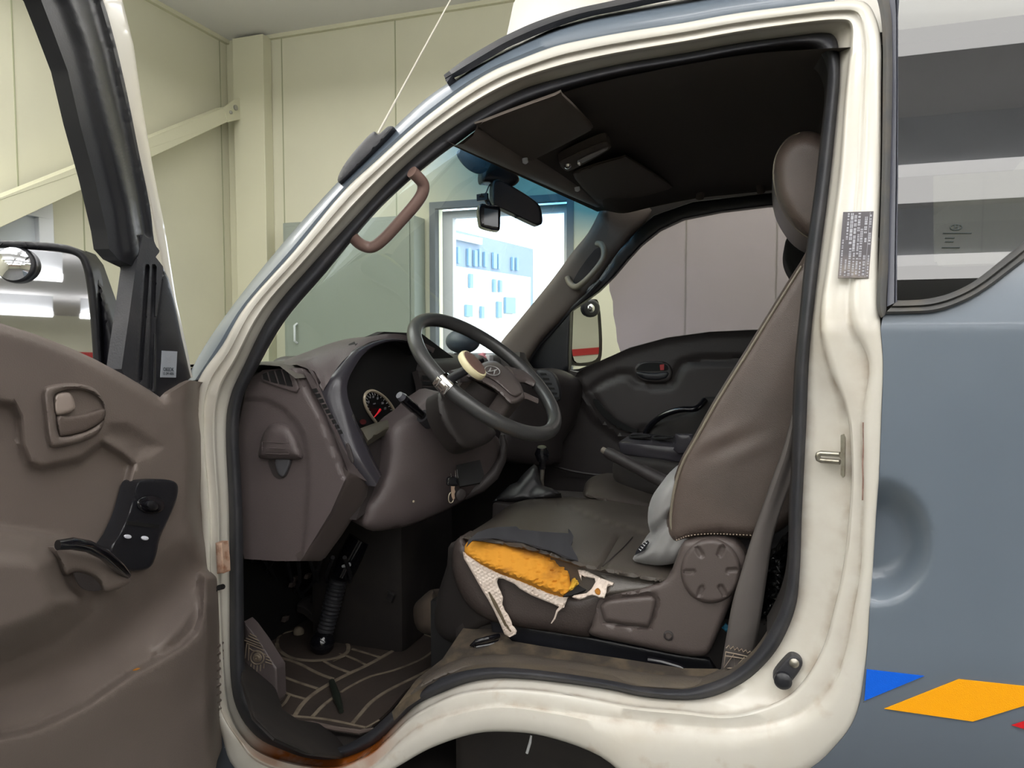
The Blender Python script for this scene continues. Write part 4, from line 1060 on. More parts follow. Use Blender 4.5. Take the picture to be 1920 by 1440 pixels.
# resample the inner curve to the outer's count
def resamp(c, n):
    c = np.array(c); s_ = np.concatenate([[0], np.cumsum(np.linalg.norm(np.diff(c[:, :2], axis=0), axis=1))]); t = np.linspace(0, s_[-1], n)
    return [tuple(np.array([np.interp(x, s_, c[:, k]) for k in range(c.shape[1])])) for x in t]
oc = resamp(oc, 60); ic = resamp(ic, 60)
bzr = []
for a, b in zip(oc, ic):
    A = P(*a); B = P(*b); mid = A.lerp(B, .35)+(CO-A).normalized()*.012; m2 = A.lerp(B, .8)+(CO-A).normalized()*.006
    bzr.append([A+Vector((-.02, .0, 0)), A, mid, m2, B, B+Vector((-.03, .01, 0))])
MB().grid(bzr).build('bezel', M['bezel'], dash, angle=80)
ic_w = [P(*b)+Vector((-.03, .01, 0)) for b in ic]
MB().grid([[p, p+Vector((-.10, .01, -.01))] for p in ic_w]).build('bezel_tunnel', M['black'], dash)
XF = P(655, 760, .18).x-.035
FPl = Pl((XF, 0, 0), (1, 0, 0))
cl = sheet('instrument_cluster', [(630, 760), (640, 690), (668, 645), (720, 622), (790, 625), (850, 670), (870, 760), (850, 830), (700, 850), (660, 830)], FPl, M['black'], dash, thick=.02, step=30)
ringp = cr([(705, 792), (696, 780), (687, 765), (683, 750), (686, 738), (696, 732.5), (708, 736), (722, 746), (734, 761), (741, 775), (741, 783)], 4)
MB().tube([FPl(u, v, .005) for u, v in ringp], .0038, 8).build('speedometer_ring', M['dialring'], cl)
sheet('speedometer_face', [tuple(p) for p in ringp], FPl, M['dial'], cl, thick=.001, lift=.002, step=8)
for s_, u, v in (('20', 691, 754), ('40', 694, 745), ('60', 700, 744), ('80', 708, 747), ('100', 717, 756), ('120', 722, 766), ('km/h', 702, 757)):
    text('dial_number', s_, FPl(u, v, .0035), (0, 1, 0), (0, 0, 1), .0085 if s_ != 'km/h' else .006, M['greyprint'], cl)
tk = MB()
for i in range(16):
    a = ringp[6+i*2]; c = (710, 768); b = lerp2(a, c, .10); e_ = lerp2(a, c, .22); tk.tube([FPl(*b, .0035), FPl(*e_, .0035)], .0006, 4)
tk.build('dial_ticks', M['white'], cl)
MB().tube([FPl(713, 768, .008), FPl(708, 775, .008), FPl(701, 783, .007)], [.0034, .0022, .0012], 8).build('needle', M['needle'], cl)
sheet('warning_lamp', ell(681, 791, 6, 5, 0, 14), FPl, mat('dim_lamp', (90, 30, 32), .5), cl, thick=.001, lift=.006, step=4)
sheet('cluster_ledge', [(676, 803), (700, 794), (741, 783), (762, 776), (775, 784), (745, 800), (722, 806), (690, 826), (684, 818)], P3((684, 806, .22), (750, 785, .34), (725, 812, .26)), mat('olive_ledge', (78, 74, 64), .5), dash, thick=.02, step=8, bulge=.004, r=6)
sheet('dash_recess', [(676, 806), (690, 822), (745, 790), (770, 790), (735, 850), (728, 900), (700, 950), (668, 975), (690, 905), (700, 880)], P3((690, 830, .23), (740, 800, .34), (690, 960, .22)), M['dashdark'], dash, thick=.02, step=14)
# lower column and knee panel
KB = [(824, 735), (802, 744), (783, 757), (766, 775), (745, 789), (730, 808), (728, 850), (722, 890), (704, 925), (690, 943), (683, 960), (679, 985), (700, 996), (735, 992), (770, 985), (820, 965), (860, 945), (900, 915), (925, 885), (935, 850), (935, 822), (900, 795), (850, 765)]
KP = P3((745, 805, .30), (690, 980, .25), (930, 850, .58))
def kb_h(X):
    d = segd(X, [(690, 985), (760, 900), (860, 800)], False)
    return .028*(1-ss(0, 140, d))
kn = sheet('knee_panel', cr(KB, 2, True), KP, M['dash'], dash, bulge=.022, r=30, thick=.05, step=9, off=kb_h, angle=70)
MB().tube([P(942, 815, .60), P(945, 835, .60), P(940, 862, .58), P(924, 890, .55), P(900, 912, .52), P(870, 930, .50)], [.006, .010, .014, .018, .018, .012], 10).build('knee_edge', M['dashdark'], dash)
sheet('fuse_recess', [(856, 872), (900, 862), (908, 890), (900, 905), (862, 912)], P3((856, 872, .40), (905, 862, .44), (870, 915, .38)), M['black'], dash, thick=.01, step=14, lift=.002)
for (u, v) in ((775, 940),): MB().lathe(KP(u, v, .049), KP.n, [(.003, 0), (.003, .002), (.001, .003)], 10).build('screw_head', M['dialring'], dash)
cw = sheet('column_cowl', cr([(820, 740), (832, 733), (850, 748), (880, 770), (912, 792), (930, 812), (915, 830), (885, 842), (862, 838), (838, 808), (822, 775)], 3, True), P3((825, 740, .30), (925, 812, .42), (862, 838, .30)), mat('dark_cowl', (48, 44, 43), .45), dash, bulge=.02, r=18, thick=.04, step=6, lift=.03)
dm = MB()
for (u, v, r_) in ((828, 768, .005), (846, 775, .006), (850, 796, .005), (864, 774, .004)):
    dm.lathe(P(u, v, .285), (0, -1, 0), [(r_, 0), (r_, .003), (r_*.5, .004)], 12)
# main dash body across to the passenger side
MB().boxab((-1.44, .58, 1.08), (-.90, 1.49, 1.375)).build('dash_body', M['dashdark'], dash, bevel=.05, bseg=4)
MB().boxab((-1.44, .12, 1.05), (-1.05, .62, 1.35)).build('dash_core', M['dashdark'], dash)
tp = []
for k in range(9):
    y = .075+k*.175; tp.append([Vector((-1.50-.10*math.sin(math.pi*k/8), y, 1.345)), Vector((-1.3, y, 1.365)), Vector((-1.1, y, 1.372)), Vector((-1.0, y, 1.366)), Vector((-.96, y, 1.34))])
MB().grid(tp).build('dash_top', mat('dusty_dash_top', (100, 95, 89), .6, c2=(84, 79, 74), nscale=10), dash)
# passenger end: rounded cheek that runs into the door, with round vent
pe = sheet('passenger_dash_end', cr([(975, 660), (1000, 690), (1035, 690), (1062, 697), (1085, 712), (1092, 735), (1080, 790), (1055, 830), (1050, 870), (980, 870), (930, 850), (950, 760)], 3, True), P3((980, 690, 1.20), (1080, 705, 1.42), (1000, 850, 1.22)), M['dashdark'], dash, bulge=.03, r=30, thick=.12, step=12)
pv = PY(1.20)
vr = sheet('passenger_vent', cr([(1005, 697), (1020, 694), (1036, 700), (1046, 716), (1050, 740), (1047, 752), (1038, 752), (1028, 740), (1018, 722)], 3, True), pv, M['rubber'], dash, bulge=.006, r=4, thick=.02, step=5)
vs_ = MB()
for i in range(6):
    a = (1012+i*5, 699+i*9); vs_.prism([pv(a[0], a[1], .008), pv(a[0]+12, a[1]+1, .008), pv(a[0]+13, a[1]+4.5, .008), pv(a[0]+2, a[1]+4.5, .008)], (0, .003, 0))
vs_.build('vent_slots', M['black'], vr, smooth=False)
# centre vents seen through the wheel, cubby
cvp = P3((786, 700, .55), (830, 700, .66), (800, 745, .55))
cve = sheet('centre_vent', [(783, 694), (835, 706), (832, 740), (803, 746), (795, 742)], cvp, M['dashdark'], dash, thick=.02, step=10)
cs_ = MB()
for i in range(4): cs_.prism([cvp(791, 704+i*11, .004), cvp(828, 708+i*9, .004), cvp(828, 713+i*9, .004), cvp(793, 711+i*11, .004)], (0, .002, 0))
cs_.build('vent_slots', M['black'], cve, smooth=False)
MB().boxab((-1.30, .60, .50), (-.98, .98, 1.12)).build('centre_stack', M['dark'], dash, bevel=.03)
# ------------------------------------------------------------------ steering wheel
WN = Vector((math.cos(.8561)*math.cos(-.1637), math.cos(.8561)*math.sin(-.1637), math.sin(.8561)))
WC = P(912.6, 702, .35); WP = Pl(WC, WN)
sw_ = empty('steering_wheel', WC, van)
W1 = WN.cross(Vector((0, 0, 1))).normalized(); W2 = WN.cross(W1)
RIM = .1995
def wr(a, r=RIM): return WC+(W1*math.cos(a)+W2*math.sin(a))*r
MB().tube([wr(2*math.pi*i/96) for i in range(96)], .0168, 18, closed=True).build('rim', M['wheel'], sw_)
hubp = cr([(871, 706), (890, 690), (905, 681), (917, 677), (931, 678), (946, 688), (960, 698), (972, 712), (981, 732), (984, 746), (972, 757), (957, 760), (945, 750), (931, 736), (909, 722), (890, 714)], 4, True)
hub = sheet('hub', hubp, WP, M['hub'], sw_, bulge=.022, r=10, thick=.06, lift=-.012, step=4)
padp = cr([(893, 692), (905, 684), (917, 680), (931, 680.5), (945, 688), (957, 698), (967, 712), (977, 731), (977, 739), (968, 744), (957, 740), (945, 729), (928, 715), (910, 706), (898, 702)], 4, True)
sheet('horn_pad', padp, WP, M['hub'], hub, bulge=.008, r=8, thick=.004, lift=.009, step=4)
em = MB(); ep = lambda u, v: WP(u, v, .0205)
em.tube([ep(*p) for p in ell(923, 695, 14.5, 8.2, 15, 28)], .0011, 8, closed=True)
em.tube([ep(914.5, 697), ep(918, 696), ep(920.5, 689.5)], [.0009, .0018, .0011], 8); em.tube([ep(926, 701.5), ep(928, 694), ep(932, 692.5)], [.0011, .0018, .0009], 8)
em.tube([ep(918.5, 696.5), ep(923, 695.5), ep(928, 694)], [.0016, .0011, .0016], 8)
em.build('emblem', M['emblem'], hub)
def spoke(name, pts, r, m_=None): return MB().tube([WP(u, v, l) for u, v, l in pts], r, 12, flat=.45, up=WN).build(name, m_ or M['hub'], sw_)
spoke('spoke', [(955, 702, -.01), (980, 706, -.006), (1003, 718, 0)], [.030, .026, .022])
spoke('spoke', [(975, 742, -.012), (985, 742, -.008), (1008, 752, -.004)], [.014, .012, .010], M['shield'])
spoke('spoke', [(900, 700, -.012), (872, 703, -.008), (852, 706, 0)], [.024, .022, .018], M['dashdark'])
MB().tube([WC-WN*.01, WC-WN*.11], [.055, .06], 20).build('column_boss', M['dashdark'], sw_)
# spinner knob clamped to the rim
sk = thing('steering_knob', WC, 'ivory spinner knob on a chrome clamp fixed to the steering wheel rim', 'knob')
best = min(range(720), key=lambda i: (Vector(proj(wr(math.radians(i/2))))-Vector((844, 713))).length)
a0 = math.radians(best/2)
clp = [wr(a0+x/40*.52-.075) for x in range(0, 13)]
MB().tube([clp[i] for i in range(0, 13, 2)], .0205, 18).build('clamp', M['chrome'], sk)
lg = MB()
for x, dz in ((-.06, -1), (.05, -1), (-.06, 1), (.05, 1)):
    c = wr(a0+x, RIM+.020*dz*.9)
    lg.box(c, (wr(a0+x+.01)-wr(a0+x)).normalized()*.006, WN*.011, (wr(a0+x, 1)-WC)*.004)
lg.build('clamp_lugs', M['chrome'], sk, bevel=.002)
kc = P(886, 684, (wr(a0)+WN*.05).y)
kn_ = WN
ka = (WN+Vector((.12, .10, -.1))).normalized()
MB().tube([wr(a0)+WN*.015, kc-ka*.012], .010, 12).build('stem', M['blackplastic'], sk)
MB().lathe(kc-ka*.010, ka, [(.030, 0), (.0345, .002), (.036, .006), (.036, .012), (.034, .016), (.030, .0165)], 40).build('knob_body', M['ivory'], sk)
MB().lathe(kc-ka*.010, ka, [(.0305, .016), (.0305, .0175), (.029, .018)], 40).build('knob_face', mat('knob_face_brown', (108, 84, 76), .4), sk)
# stalk
st = empty('wiper_stalk', P(798, 783, .33), van)
sA, sB = P(806, 792, .33), P(750, 742, .235)
MB().tube([sA, sA.lerp(sB, .25)], [.018, .0165], 18).build('stalk_base', M['rubber'], st)
MB().tube([sA.lerp(sB, .2), sA.lerp(sB, .5), sA.lerp(sB, .55), sA.lerp(sB, .93)], [.010, .0105, .0125, .0115], 16).build('stalk_arm', M['gloss'], st)
MB().tube([sA.lerp(sB, .93), sA.lerp(sB, 1.03)], [.0105, .0085], 16).build('stalk_tip', mat('stalk_tip_grey', (92, 92, 100), .3), st)
MB().tube([P(905, 675, .55), P(860, 698, .48)], [.006, .008], 10).build('light_stalk', M['gloss'], van)
# ignition key on a ring
ky = thing('car_key', P(848, 905, .33), 'key with a black bow and brass blade hanging under the steering column', 'key')
KY = P3((848, 900, .36), (856, 900, .37), (848, 940, .36))
sheet('key_bow', cr([(840, 897), (845, 894), (856, 895), (859, 905), (858, 911), (841, 911), (839, 905)], 2, True), KY, M['gloss'], ky, bulge=.002, r=3, thick=.006, lift=.004, step=3)
sheet('key_blade', [(846, 911), (853, 911), (852, 917), (854, 922), (852, 926), (853, 934), (850, 938), (847, 930)], KY, M['key'], ky, thick=.002, lift=.003, step=3)
MB().tube([KY(*p, .001) for p in ell(846, 933, 5, 10, 5, 20)], .0012, 6, closed=True).build('key_ring', M['dialring'], ky)
kt = MB(); kt.tube([KY(855, 895, .003), KY(854, 882, .003), KY(857, 880, .003), KY(858, 896, .003)], .0009, 6); kt.tube([KY(847, 896, .003), KY(845, 888, .003)], .0009, 6)
kt.build('key_fob_loop', M['chrome'], ky)
MB().lathe(KY(862, 927, -.008), KY.n, [(.014, 0), (.014, .006), (.010, .008)], 20).build('ignition_barrel', M['dashdark'], dash)

# ------------------------------------------------------------------ ceiling fittings
ZV = P3((905, 236, .15), (1395, 103, .15), (1135, 395, 1.47))
sv = sheet('sun_visor', cr([(898, 238), (905, 228), (1040, 178), (1055, 178), (1108, 232), (1108, 242), (1098, 250), (1000, 300), (985, 303), (968, 296)], 3, True), ZV, M['visor'], van, bulge=.004, r=10, thick=.004, lift=.002, step=9)
MB().lathe(ZV(984, 297, .008), ZV.n, [(.007, 0), (.007, .010), (.003, .013)], 12).build('visor_clip', M['whiteframe'], sv)
ZV2 = ZV
sv2 = sheet('sun_visor', cr([(1078, 335), (1090, 318), (1165, 296), (1180, 297), (1255, 345), (1256, 354), (1240, 362), (1150, 392), (1130, 388)], 3, True), ZV2, M['visor'], van, bulge=.004, r=8, thick=.004, lift=.000, step=8)
MB().lathe(ZV2(1082, 351, .006), ZV2.n, [(.008, 0), (.008, .010), (.003, .013)], 12).build('visor_clip', M['whiteframe'], sv2)
ZL = ZV
dl = sheet('dome_lamp', cr([(1050, 308), (1056, 298), (1128, 266), (1142, 270), (1140, 282), (1075, 318), (1058, 318)], 3, True), ZL, M['visor'], van, bulge=.006, r=6, thick=.02, lift=.0, step=6)
sheet('lens', cr([(1084, 300), (1132, 278), (1138, 281), (1092, 306)], 2, True), ZL, mat('dull_lens', (120, 112, 112), .35), dl, bulge=.004, r=4, thick=.004, lift=.007, step=5)
for (u, v, r_) in ((1064, 309, .010), (1086, 303, .006)):
    MB().lathe(ZL(u, v, .006), ZV.n, [(r_, 0), (r_*.9, .006), (r_*.4, .010)], 14).build('switch_button', M['chrome'], dl)
rm = empty('rear_view_mirror', P(960, 350, .75), van)
RMP = P3((925, 350, .72), (1010, 395, .80), (925, 385, .72))
rmo = cr([(924, 342), (934, 336), (948, 342), (985, 364), (1008, 381), (1015, 395), (1017, 416), (1011, 422), (999, 419), (945, 393), (927, 386), (923, 372)], 4, True)
sheet('mirror_shell', rmo, RMP, M['blackplastic'], rm, bulge=.006, r=5, thick=.03, step=5)
sheet('glass', [lerp2(p, (968, 380), .10) for p in rmo], RMP, mat('mirror_dark_reflection', (66, 60, 62), .3), rm, thick=.002, lift=.0065, step=10)  # dark reflection painted into the glass as flat grey
MB().tube([P(965, 398, .76), P(969, 408, .76)], .006, 8).build('dip_tab', M['blackplastic'], rm)
rmb = sheet('mount', cr([(903, 322), (912, 305), (930, 300), (955, 310), (972, 330), (972, 342), (955, 352), (935, 346), (915, 342), (904, 340)], 3, True), RMP, M['blackplastic'], rm, bulge=.02, r=14, thick=.04, step=6, lift=-.02)
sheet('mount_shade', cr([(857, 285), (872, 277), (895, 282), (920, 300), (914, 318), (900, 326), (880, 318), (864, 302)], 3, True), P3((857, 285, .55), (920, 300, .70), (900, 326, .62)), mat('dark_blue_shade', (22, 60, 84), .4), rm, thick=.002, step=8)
dc = thing('dash_camera', P(917, 405, .66), 'small black dash camera hanging below the rear-view mirror', 'camera')
DCP = P3((898, 386, .64), (937, 388, .67), (900, 425, .64))
sheet('camera_body', cr([(898, 384), (920, 384), (937, 388), (938, 410), (937, 430), (930, 432), (905, 426), (899, 416)], 3, True), DCP, M['gloss'], dc, bulge=.006, r=4, thick=.03, step=4)
sheet('screen', [(908, 390), (934, 394), (934, 426), (908, 421)], DCP, mat('camera_screen', (62, 72, 80), .1), dc, thick=.001, lift=.0068, step=8)
db = MB(); db.tube([P(918, 386, .66), P(912, 374, .66), P(900, 366, .65)], .007, 8); db.tube([P(903, 376, .65), P(912, 360, .66), P(918, 345, .67)], .002, 6)
db.box(P(905, 370, .655), (.014, .004, .002), (-.002, .004, .010), (0, .006, 0)); db.build('bracket', M['blackplastic'], dc)
# grab handles
gh = MB().tube([P(*q) for q in cr([(772, 322, .12), (783, 332, .135), (793, 345, .15), (792, 362, .155), (778, 384, .155), (748, 418, .155), (722, 446, .155), (703, 461, .155), (688, 463, .15), (672, 455, .135), (657, 440, .115)], 4)], .0128, 14).build('grab_handle', M['grip'], van)
MB().tube([P(*q) for q in cr([(1120, 457, 1.42), (1128, 459, 1.40), (1133, 470, 1.38), (1130, 488, 1.37), (1110, 514, 1.37), (1090, 533, 1.38), (1078, 538, 1.40), (1068, 530, 1.42), (1064, 520, 1.43)], 4)], .0115, 12).build('passenger_grab_handle', M['grip2'], van)
sheet('handle_recess', cr([(1075, 525), (1115, 468), (1128, 475), (1090, 535)], 3, True), APL, M['dashdark'], van, thick=.004, lift=.021, step=8)
MB().tube([P(*q) for q in cr([(1312, 372, 1.44), (1316, 350, 1.40), (1332, 334, 1.38), (1365, 327, 1.38), (1400, 326, 1.38), (1420, 337, 1.39), (1427, 360, 1.44)], 4)], .014, 12, flat=.7).build('roof_grab_handle', M['visor'], van)
# ------------------------------------------------------------------ passenger door, inside face
pd = empty('passenger_door', P(1250, 750, 1.47), van)
PD = PY(1.46)
dpo = [(1048, 700), (1066, 694), (1083, 698), (1105, 686), (1140, 670), (1182, 653), (1250, 634), (1330, 623), (1440, 618), (1620, 612), (1620, 1100), (1000, 1100), (990, 900), (1040, 830)]
G1 = [(1105, 735), (1130, 716), (1165, 702), (1185, 705), (1195, 716), (1225, 722), (1258, 720), (1268, 708), (1272, 690), (1285, 680), (1330, 675), (1440, 672), (1620, 670)]
G2 = [(1115, 742), (1125, 765), (1145, 790), (1170, 808), (1190, 812), (1215, 806)]
def pd_h(X):
    h = -.012*(1-ss(4, 9, segd(X, G1, False))) - .012*(1-ss(3, 8, segd(X, G2, False)))
    h += .012*(1-ss(0, 10, segd(X, dpo[2:9], False)))
    h += .02*(1-ss(0, 10, segd(X, [(1080, 700), (1092, 740), (1120, 785), (1160, 815), (1200, 830)], False)))
    return h
sheet('door_trim', dpo, PD, M['dashdark'], pd, thick=.03, step=8, off=pd_h)
pih = sheet('inside_handle', cr([(1190, 690), (1200, 680), (1225, 677), (1250, 680), (1260, 695), (1256, 712), (1235, 717), (1205, 714), (1192, 703)], 3, True), PD, M['dashdark'], pd, bulge=.008, r=4, thick=.01, lift=.006, step=4)
sheet('handle_cup', cr([(1196, 689), (1205, 682), (1225, 680), (1248, 683), (1252, 694), (1225, 696), (1195, 695)], 3, True), PD, M['black'], pih, thick=.002, lift=.0145, step=5)
sheet('handle_lever', cr([(1193, 697), (1225, 699), (1252, 697), (1250, 708), (1232, 713), (1205, 710)], 3, True), PD, M['blackplastic'], pih, bulge=.006, r=4, thick=.003, lift=.013, step=4)
sheet('lock_tab', [(1237, 684), (1245, 683), (1245, 694), (1238, 694)], PD, M['redtab'], pih, thick=.003, lift=.016, step=4)
MB().tube([P(*q) for q in cr([(1210, 812, 1.42), (1222, 795, 1.40), (1245, 778, 1.38), (1275, 768, 1.37), (1305, 766, 1.37), (1322, 750, 1.40)], 4)], .011, 12).build('pull_handle', M['gloss'], pd)
sheet('armrest', cr([(1215, 815), (1228, 796), (1255, 782), (1300, 770), (1315, 748), (1345, 745), (1450, 745), (1450, 870), (1215, 870)], 3, True), PY(1.42), M['dark'], pd, bulge=.02, r=18, thick=.05, step=10)
sheet('speaker_slot', cr([(1112, 752), (1120, 750), (1150, 782), (1185, 802), (1196, 804), (1190, 812), (1160, 802), (1128, 778)], 3, True), PD, M['black'], pd, thick=.002, lift=.006, step=6)
MB().tube([P(*q) for q in cr([(1005, 860, 1.40), (1060, 880, 1.40), (1120, 890, 1.42), (1200, 893, 1.42)], 4)], .006, 8).build('kick_edge', M['dashdark'], pd)

# ------------------------------------------------------------------ floor, pedals, sill
ZF = .50
flp = Pl((0, 0, .505), (0, 0, 1))
mt = thing('floor_mat', (-.95, .55, .505), 'dark rubber floor mat with dusty raised ribs in the driver footwell', 'mat')
mpoly = [(470, 1160), (560, 1148), (700, 1166), (790, 1168), (822, 1180), (845, 1202), (851, 1208), (838, 1238), (800, 1265), (760, 1295), (730, 1330), (700, 1358), (692, 1368), (640, 1362), (560, 1352), (520, 1345), (500, 1335), (465, 1290)]
sheet('mat_base', mpoly, flp, M['mat'], mt, thick=.008, lift=.010, step=12)
rbs = MB()
def rib(pts, w=.0045, n=4):
    pts = cr(pts, n) if len(pts) > 2 else pts
    rbs.tube([flp(u, v, .0105) for u, v in pts], w, 6, flat=.5, up=(0, 0, 1))
def q3(x, y): return (440+x/4.174, 1120+y/4.174)
for pts, w_ in ((([(330, 360), (345, 410), (420, 465), (520, 490), (650, 495), (780, 478), (870, 440), (890, 400), (880, 360), (830, 310)]), .009),
    (([(330, 370), (350, 300), (420, 270), (520, 250)]), .006), ([(280, 455), (480, 510), (640, 590), (770, 640)], .008), ([(340, 605), (480, 660), (650, 715)], .007),
    ([(340, 720), (430, 760), (550, 795)], .006), ([(430, 765), (380, 840), (275, 905)], .006), ([(275, 905), (460, 930), (640, 945), (800, 970), (1025, 1020)], .006),
    ([(1395, 270), (1330, 350), (1220, 430), (1040, 530), (870, 610), (720, 690), (600, 770), (520, 850), (470, 930)], .009),
    ([(700, 500), (780, 545), (900, 590)], .007), ([(870, 455), (950, 490), (1030, 530)], .006), ([(920, 405), (1040, 440), (1140, 470)], .007), ([(890, 350), (1080, 390), (1230, 412)], .004),
    ([(820, 270), (1000, 300), (1200, 345), (1310, 350)], .005), ([(1060, 240), (1200, 270), (1380, 280)], .005),
    ([(1600, 350), (1570, 400), (1470, 480), (1250, 570), (1060, 620), (900, 700), (830, 745)], .006), ([(780, 780), (690, 850), (610, 935)], .008),
    ([(1700, 320), (1690, 400), (1560, 540), (1380, 640), (1200, 730), (1070, 820), (980, 920), (920, 990)], .008), ([(1450, 275), (1540, 310), (1610, 335)], .005), ([(1130, 960), (1080, 990), (1020, 1020)], .004),
    ([(820, 440), (870, 455), (870, 455), (770, 500)], .004), ([(1030, 530), (870, 610)], .004)):
    rib([q3(*p) for p in pts], w_*.72)
rbs.build('ribs', M['rib'], mt)
MB().tube([flp(*q3(760, 660), .020), flp(*q3(800, 780), .020), flp(*q3(835, 890), .018)], [.008, .010, .006], 10).build('dark_strap', mat('dark_green_strap', (28, 34, 26), .6), mt)
MB().tube([flp(*q3(395, 975), .014), flp(*q3(600, 985), .014), flp(*q3(800, 1030), .014), flp(*q3(980, 1055), .014), flp(*q3(1085, 1030), .014)], [.003, .005, .006, .006, .003], 8).build('mat_lip', M['trim_low'], mt)
# footwell lining, aperture foot trim
fl = sheet('kick_trim', [(452, 1150), (475, 1160), (500, 1240), (530, 1330), (560, 1350), (640, 1362), (692, 1368), (735, 1328), (748, 1335), (720, 1362), (690, 1400), (640, 1420), (575, 1412), (515, 1385), (475, 1345), (455, 1280)], P3((455, 1250, .10), (640, 1410, .08), (600, 1352, .22)), M['dark'], van, thick=.004, step=9, bulge=.004, r=8)
# foot rest
frp = P3((462, 1180, .17), (520, 1290, .17), (520, 1180, .28))
FT = PY(.16)
fr_ = empty('foot_rest', P(490, 1250, .17), van)
sheet('foot_rest_body', [(458, 1165), (468, 1175), (490, 1205), (512, 1240), (520, 1252), (522, 1310), (516, 1322), (494, 1340), (482, 1325), (466, 1290), (457, 1240)], FT, M['dash'], fr_, thick=.03, bulge=.008, r=8, step=6)
q4 = lambda x, y: FT(450+x/4.8, 980+y/4.8, .0085)
fx = MB()
for pr_ in ([(40, 1060), (205, 1120)], [(55, 1040), (190, 1095)], [(75, 1020), (175, 1065)], [(90, 1000), (150, 1030)], [(60, 1085), (45, 1220)], [(80, 1090), (75, 1240)], [(60, 1085), (215, 1150)], [(85, 1130), (110, 1150), (230, 1190)], [(230, 1200), (270, 1220)], [(235, 1230), (285, 1250)], [(230, 1255), (290, 1275)], [(100, 1270), (95, 1310)], [(125, 1280), (122, 1330)], [(155, 1285), (150, 1340)], [(185, 1280), (182, 1335)], [(215, 1270), (212, 1310)], [(20, 1230), (80, 1300), (140, 1385), (140, 1440)]):
    fx.tube([q4(*p) for p in pr_], .0013, 6)
for r_ in (15, 35, 60): fx.tube([q4(155+r_*math.cos(a), 1215+r_*math.sin(a)) for a in [k*math.pi/12 for k in range(24)]], .0017 if r_ > 20 else .004, 6, closed=True)
fx.build('tread_pattern', M['rib'], fr_)
# pedals and column boot
MB().tube([P(678, 1010, .62), P(655, 1050, .60), P(640, 1082, .58)], [.040, .036, .030], 18).build('column_joint', M['gloss'], van)
bt = MB(); A_, B_ = P(635, 1085, .58), P(607, 1195, .55)
pts, rad_ = [], []
for k in range(61):
    t = k/60; pts.append(A_.lerp(B_, t)); rad_.append(.0265+.0022*math.cos(t*2*math.pi*16)-.003*t)
bt.tube(pts, rad_, 20).build('ribbed_boot', M['rubber'], van)
MB().lathe(P(604, 1207, .535), (.1, -.1, 1), [(.004, -.030), (.022, -.026), (.033, -.012), (.036, .004), (.031, .020), (.020, .032)], 24).build('boot_ball', M['gloss'], van)
MB().tube([P(642, 1062, .55), P(656, 1058, .55)], [.004, .006], 8).build('boot_clip', M['whiteframe'], van)
for (pp, c, q_) in (([(556, 1134), (575, 1118), (592, 1116), (606, 1135), (608, 1160), (590, 1158), (570, 1142)], .66, (600, 1060)), ([(688, 1086), (705, 1079), (730, 1090), (744, 1108), (738, 1118), (715, 1100), (692, 1092)], .72, (668, 1060)), ([(668, 1090), (690, 1092), (704, 1108), (702, 1122), (688, 1120), (672, 1102)], .74, (660, 1040))):
    pe_ = empty('pedal', P(pp[0][0], pp[0][1], c), van)
    pl_ = P3((pp[0][0], pp[0][1], c), (pp[3][0], pp[3][1], c+.03), (pp[5][0], pp[5][1], c-.04))
    sheet('pedal_pad', cr(pp, 3, True), pl_, mat('worn_pedal_rubber', (70, 66, 66), .55), pe_, bulge=.006, r=5, thick=.02, step=5)
    cx = sum(p[0] for p in pp)/len(pp); cy = sum(p[1] for p in pp)/len(pp)
    MB().tube([P(cx, cy, c+.02), P((cx+q_[0])/2, (cy+q_[1])/2-10, c+.05), P(q_[0], q_[1]-60, c+.1)], .008, 8).build('pedal_arm', M['black'], pe_)
wires = empty('under_dash_parts', P(560, 1090, .7), van)
rw = random.Random(5)
for (u, v, s_) in ((553, 1085, 7), (548, 1096, 6), (577, 1080, 6), (462, 1070, 4), (480, 1088, 3), (488, 1120, 6), (475, 1130, 4), (535, 1160, 7)):
    MB().box(P(u, v, .6), (s_*.0011, 0, 0), (0, .01, 0), (s_*.0004, 0, s_*.0012)).build('connector', M['shield'], wires, bevel=.002)
wr_ = MB()
for i in range(9):
    u = 470+i*22; wr_.tube([P(*q) for q in cr([(u, 1045, .45), (u+rw.uniform(-20, 30), 1090, .6), (u+rw.uniform(-30, 40), 1130, .75), (u+rw.uniform(-20, 60), 1170, .85)], 4)], .006, 6)
wr_.build('wiring_loom', M['rubber'], wires)
for (u, v) in ((533, 1180), (560, 1188)):
    MB().lathe(flp(u, v, .012), (0, 0, 1), [(.016, 0), (.017, .008), (.012, .018), (.004, .022)], 16).build('pebble', M['rib'], van)
# left dark lining of the footwell
MB().boxab((-1.42, .10, .5), (-1.40, 1.5, 1.3)).build('bulkhead_mat', M['black'], van)
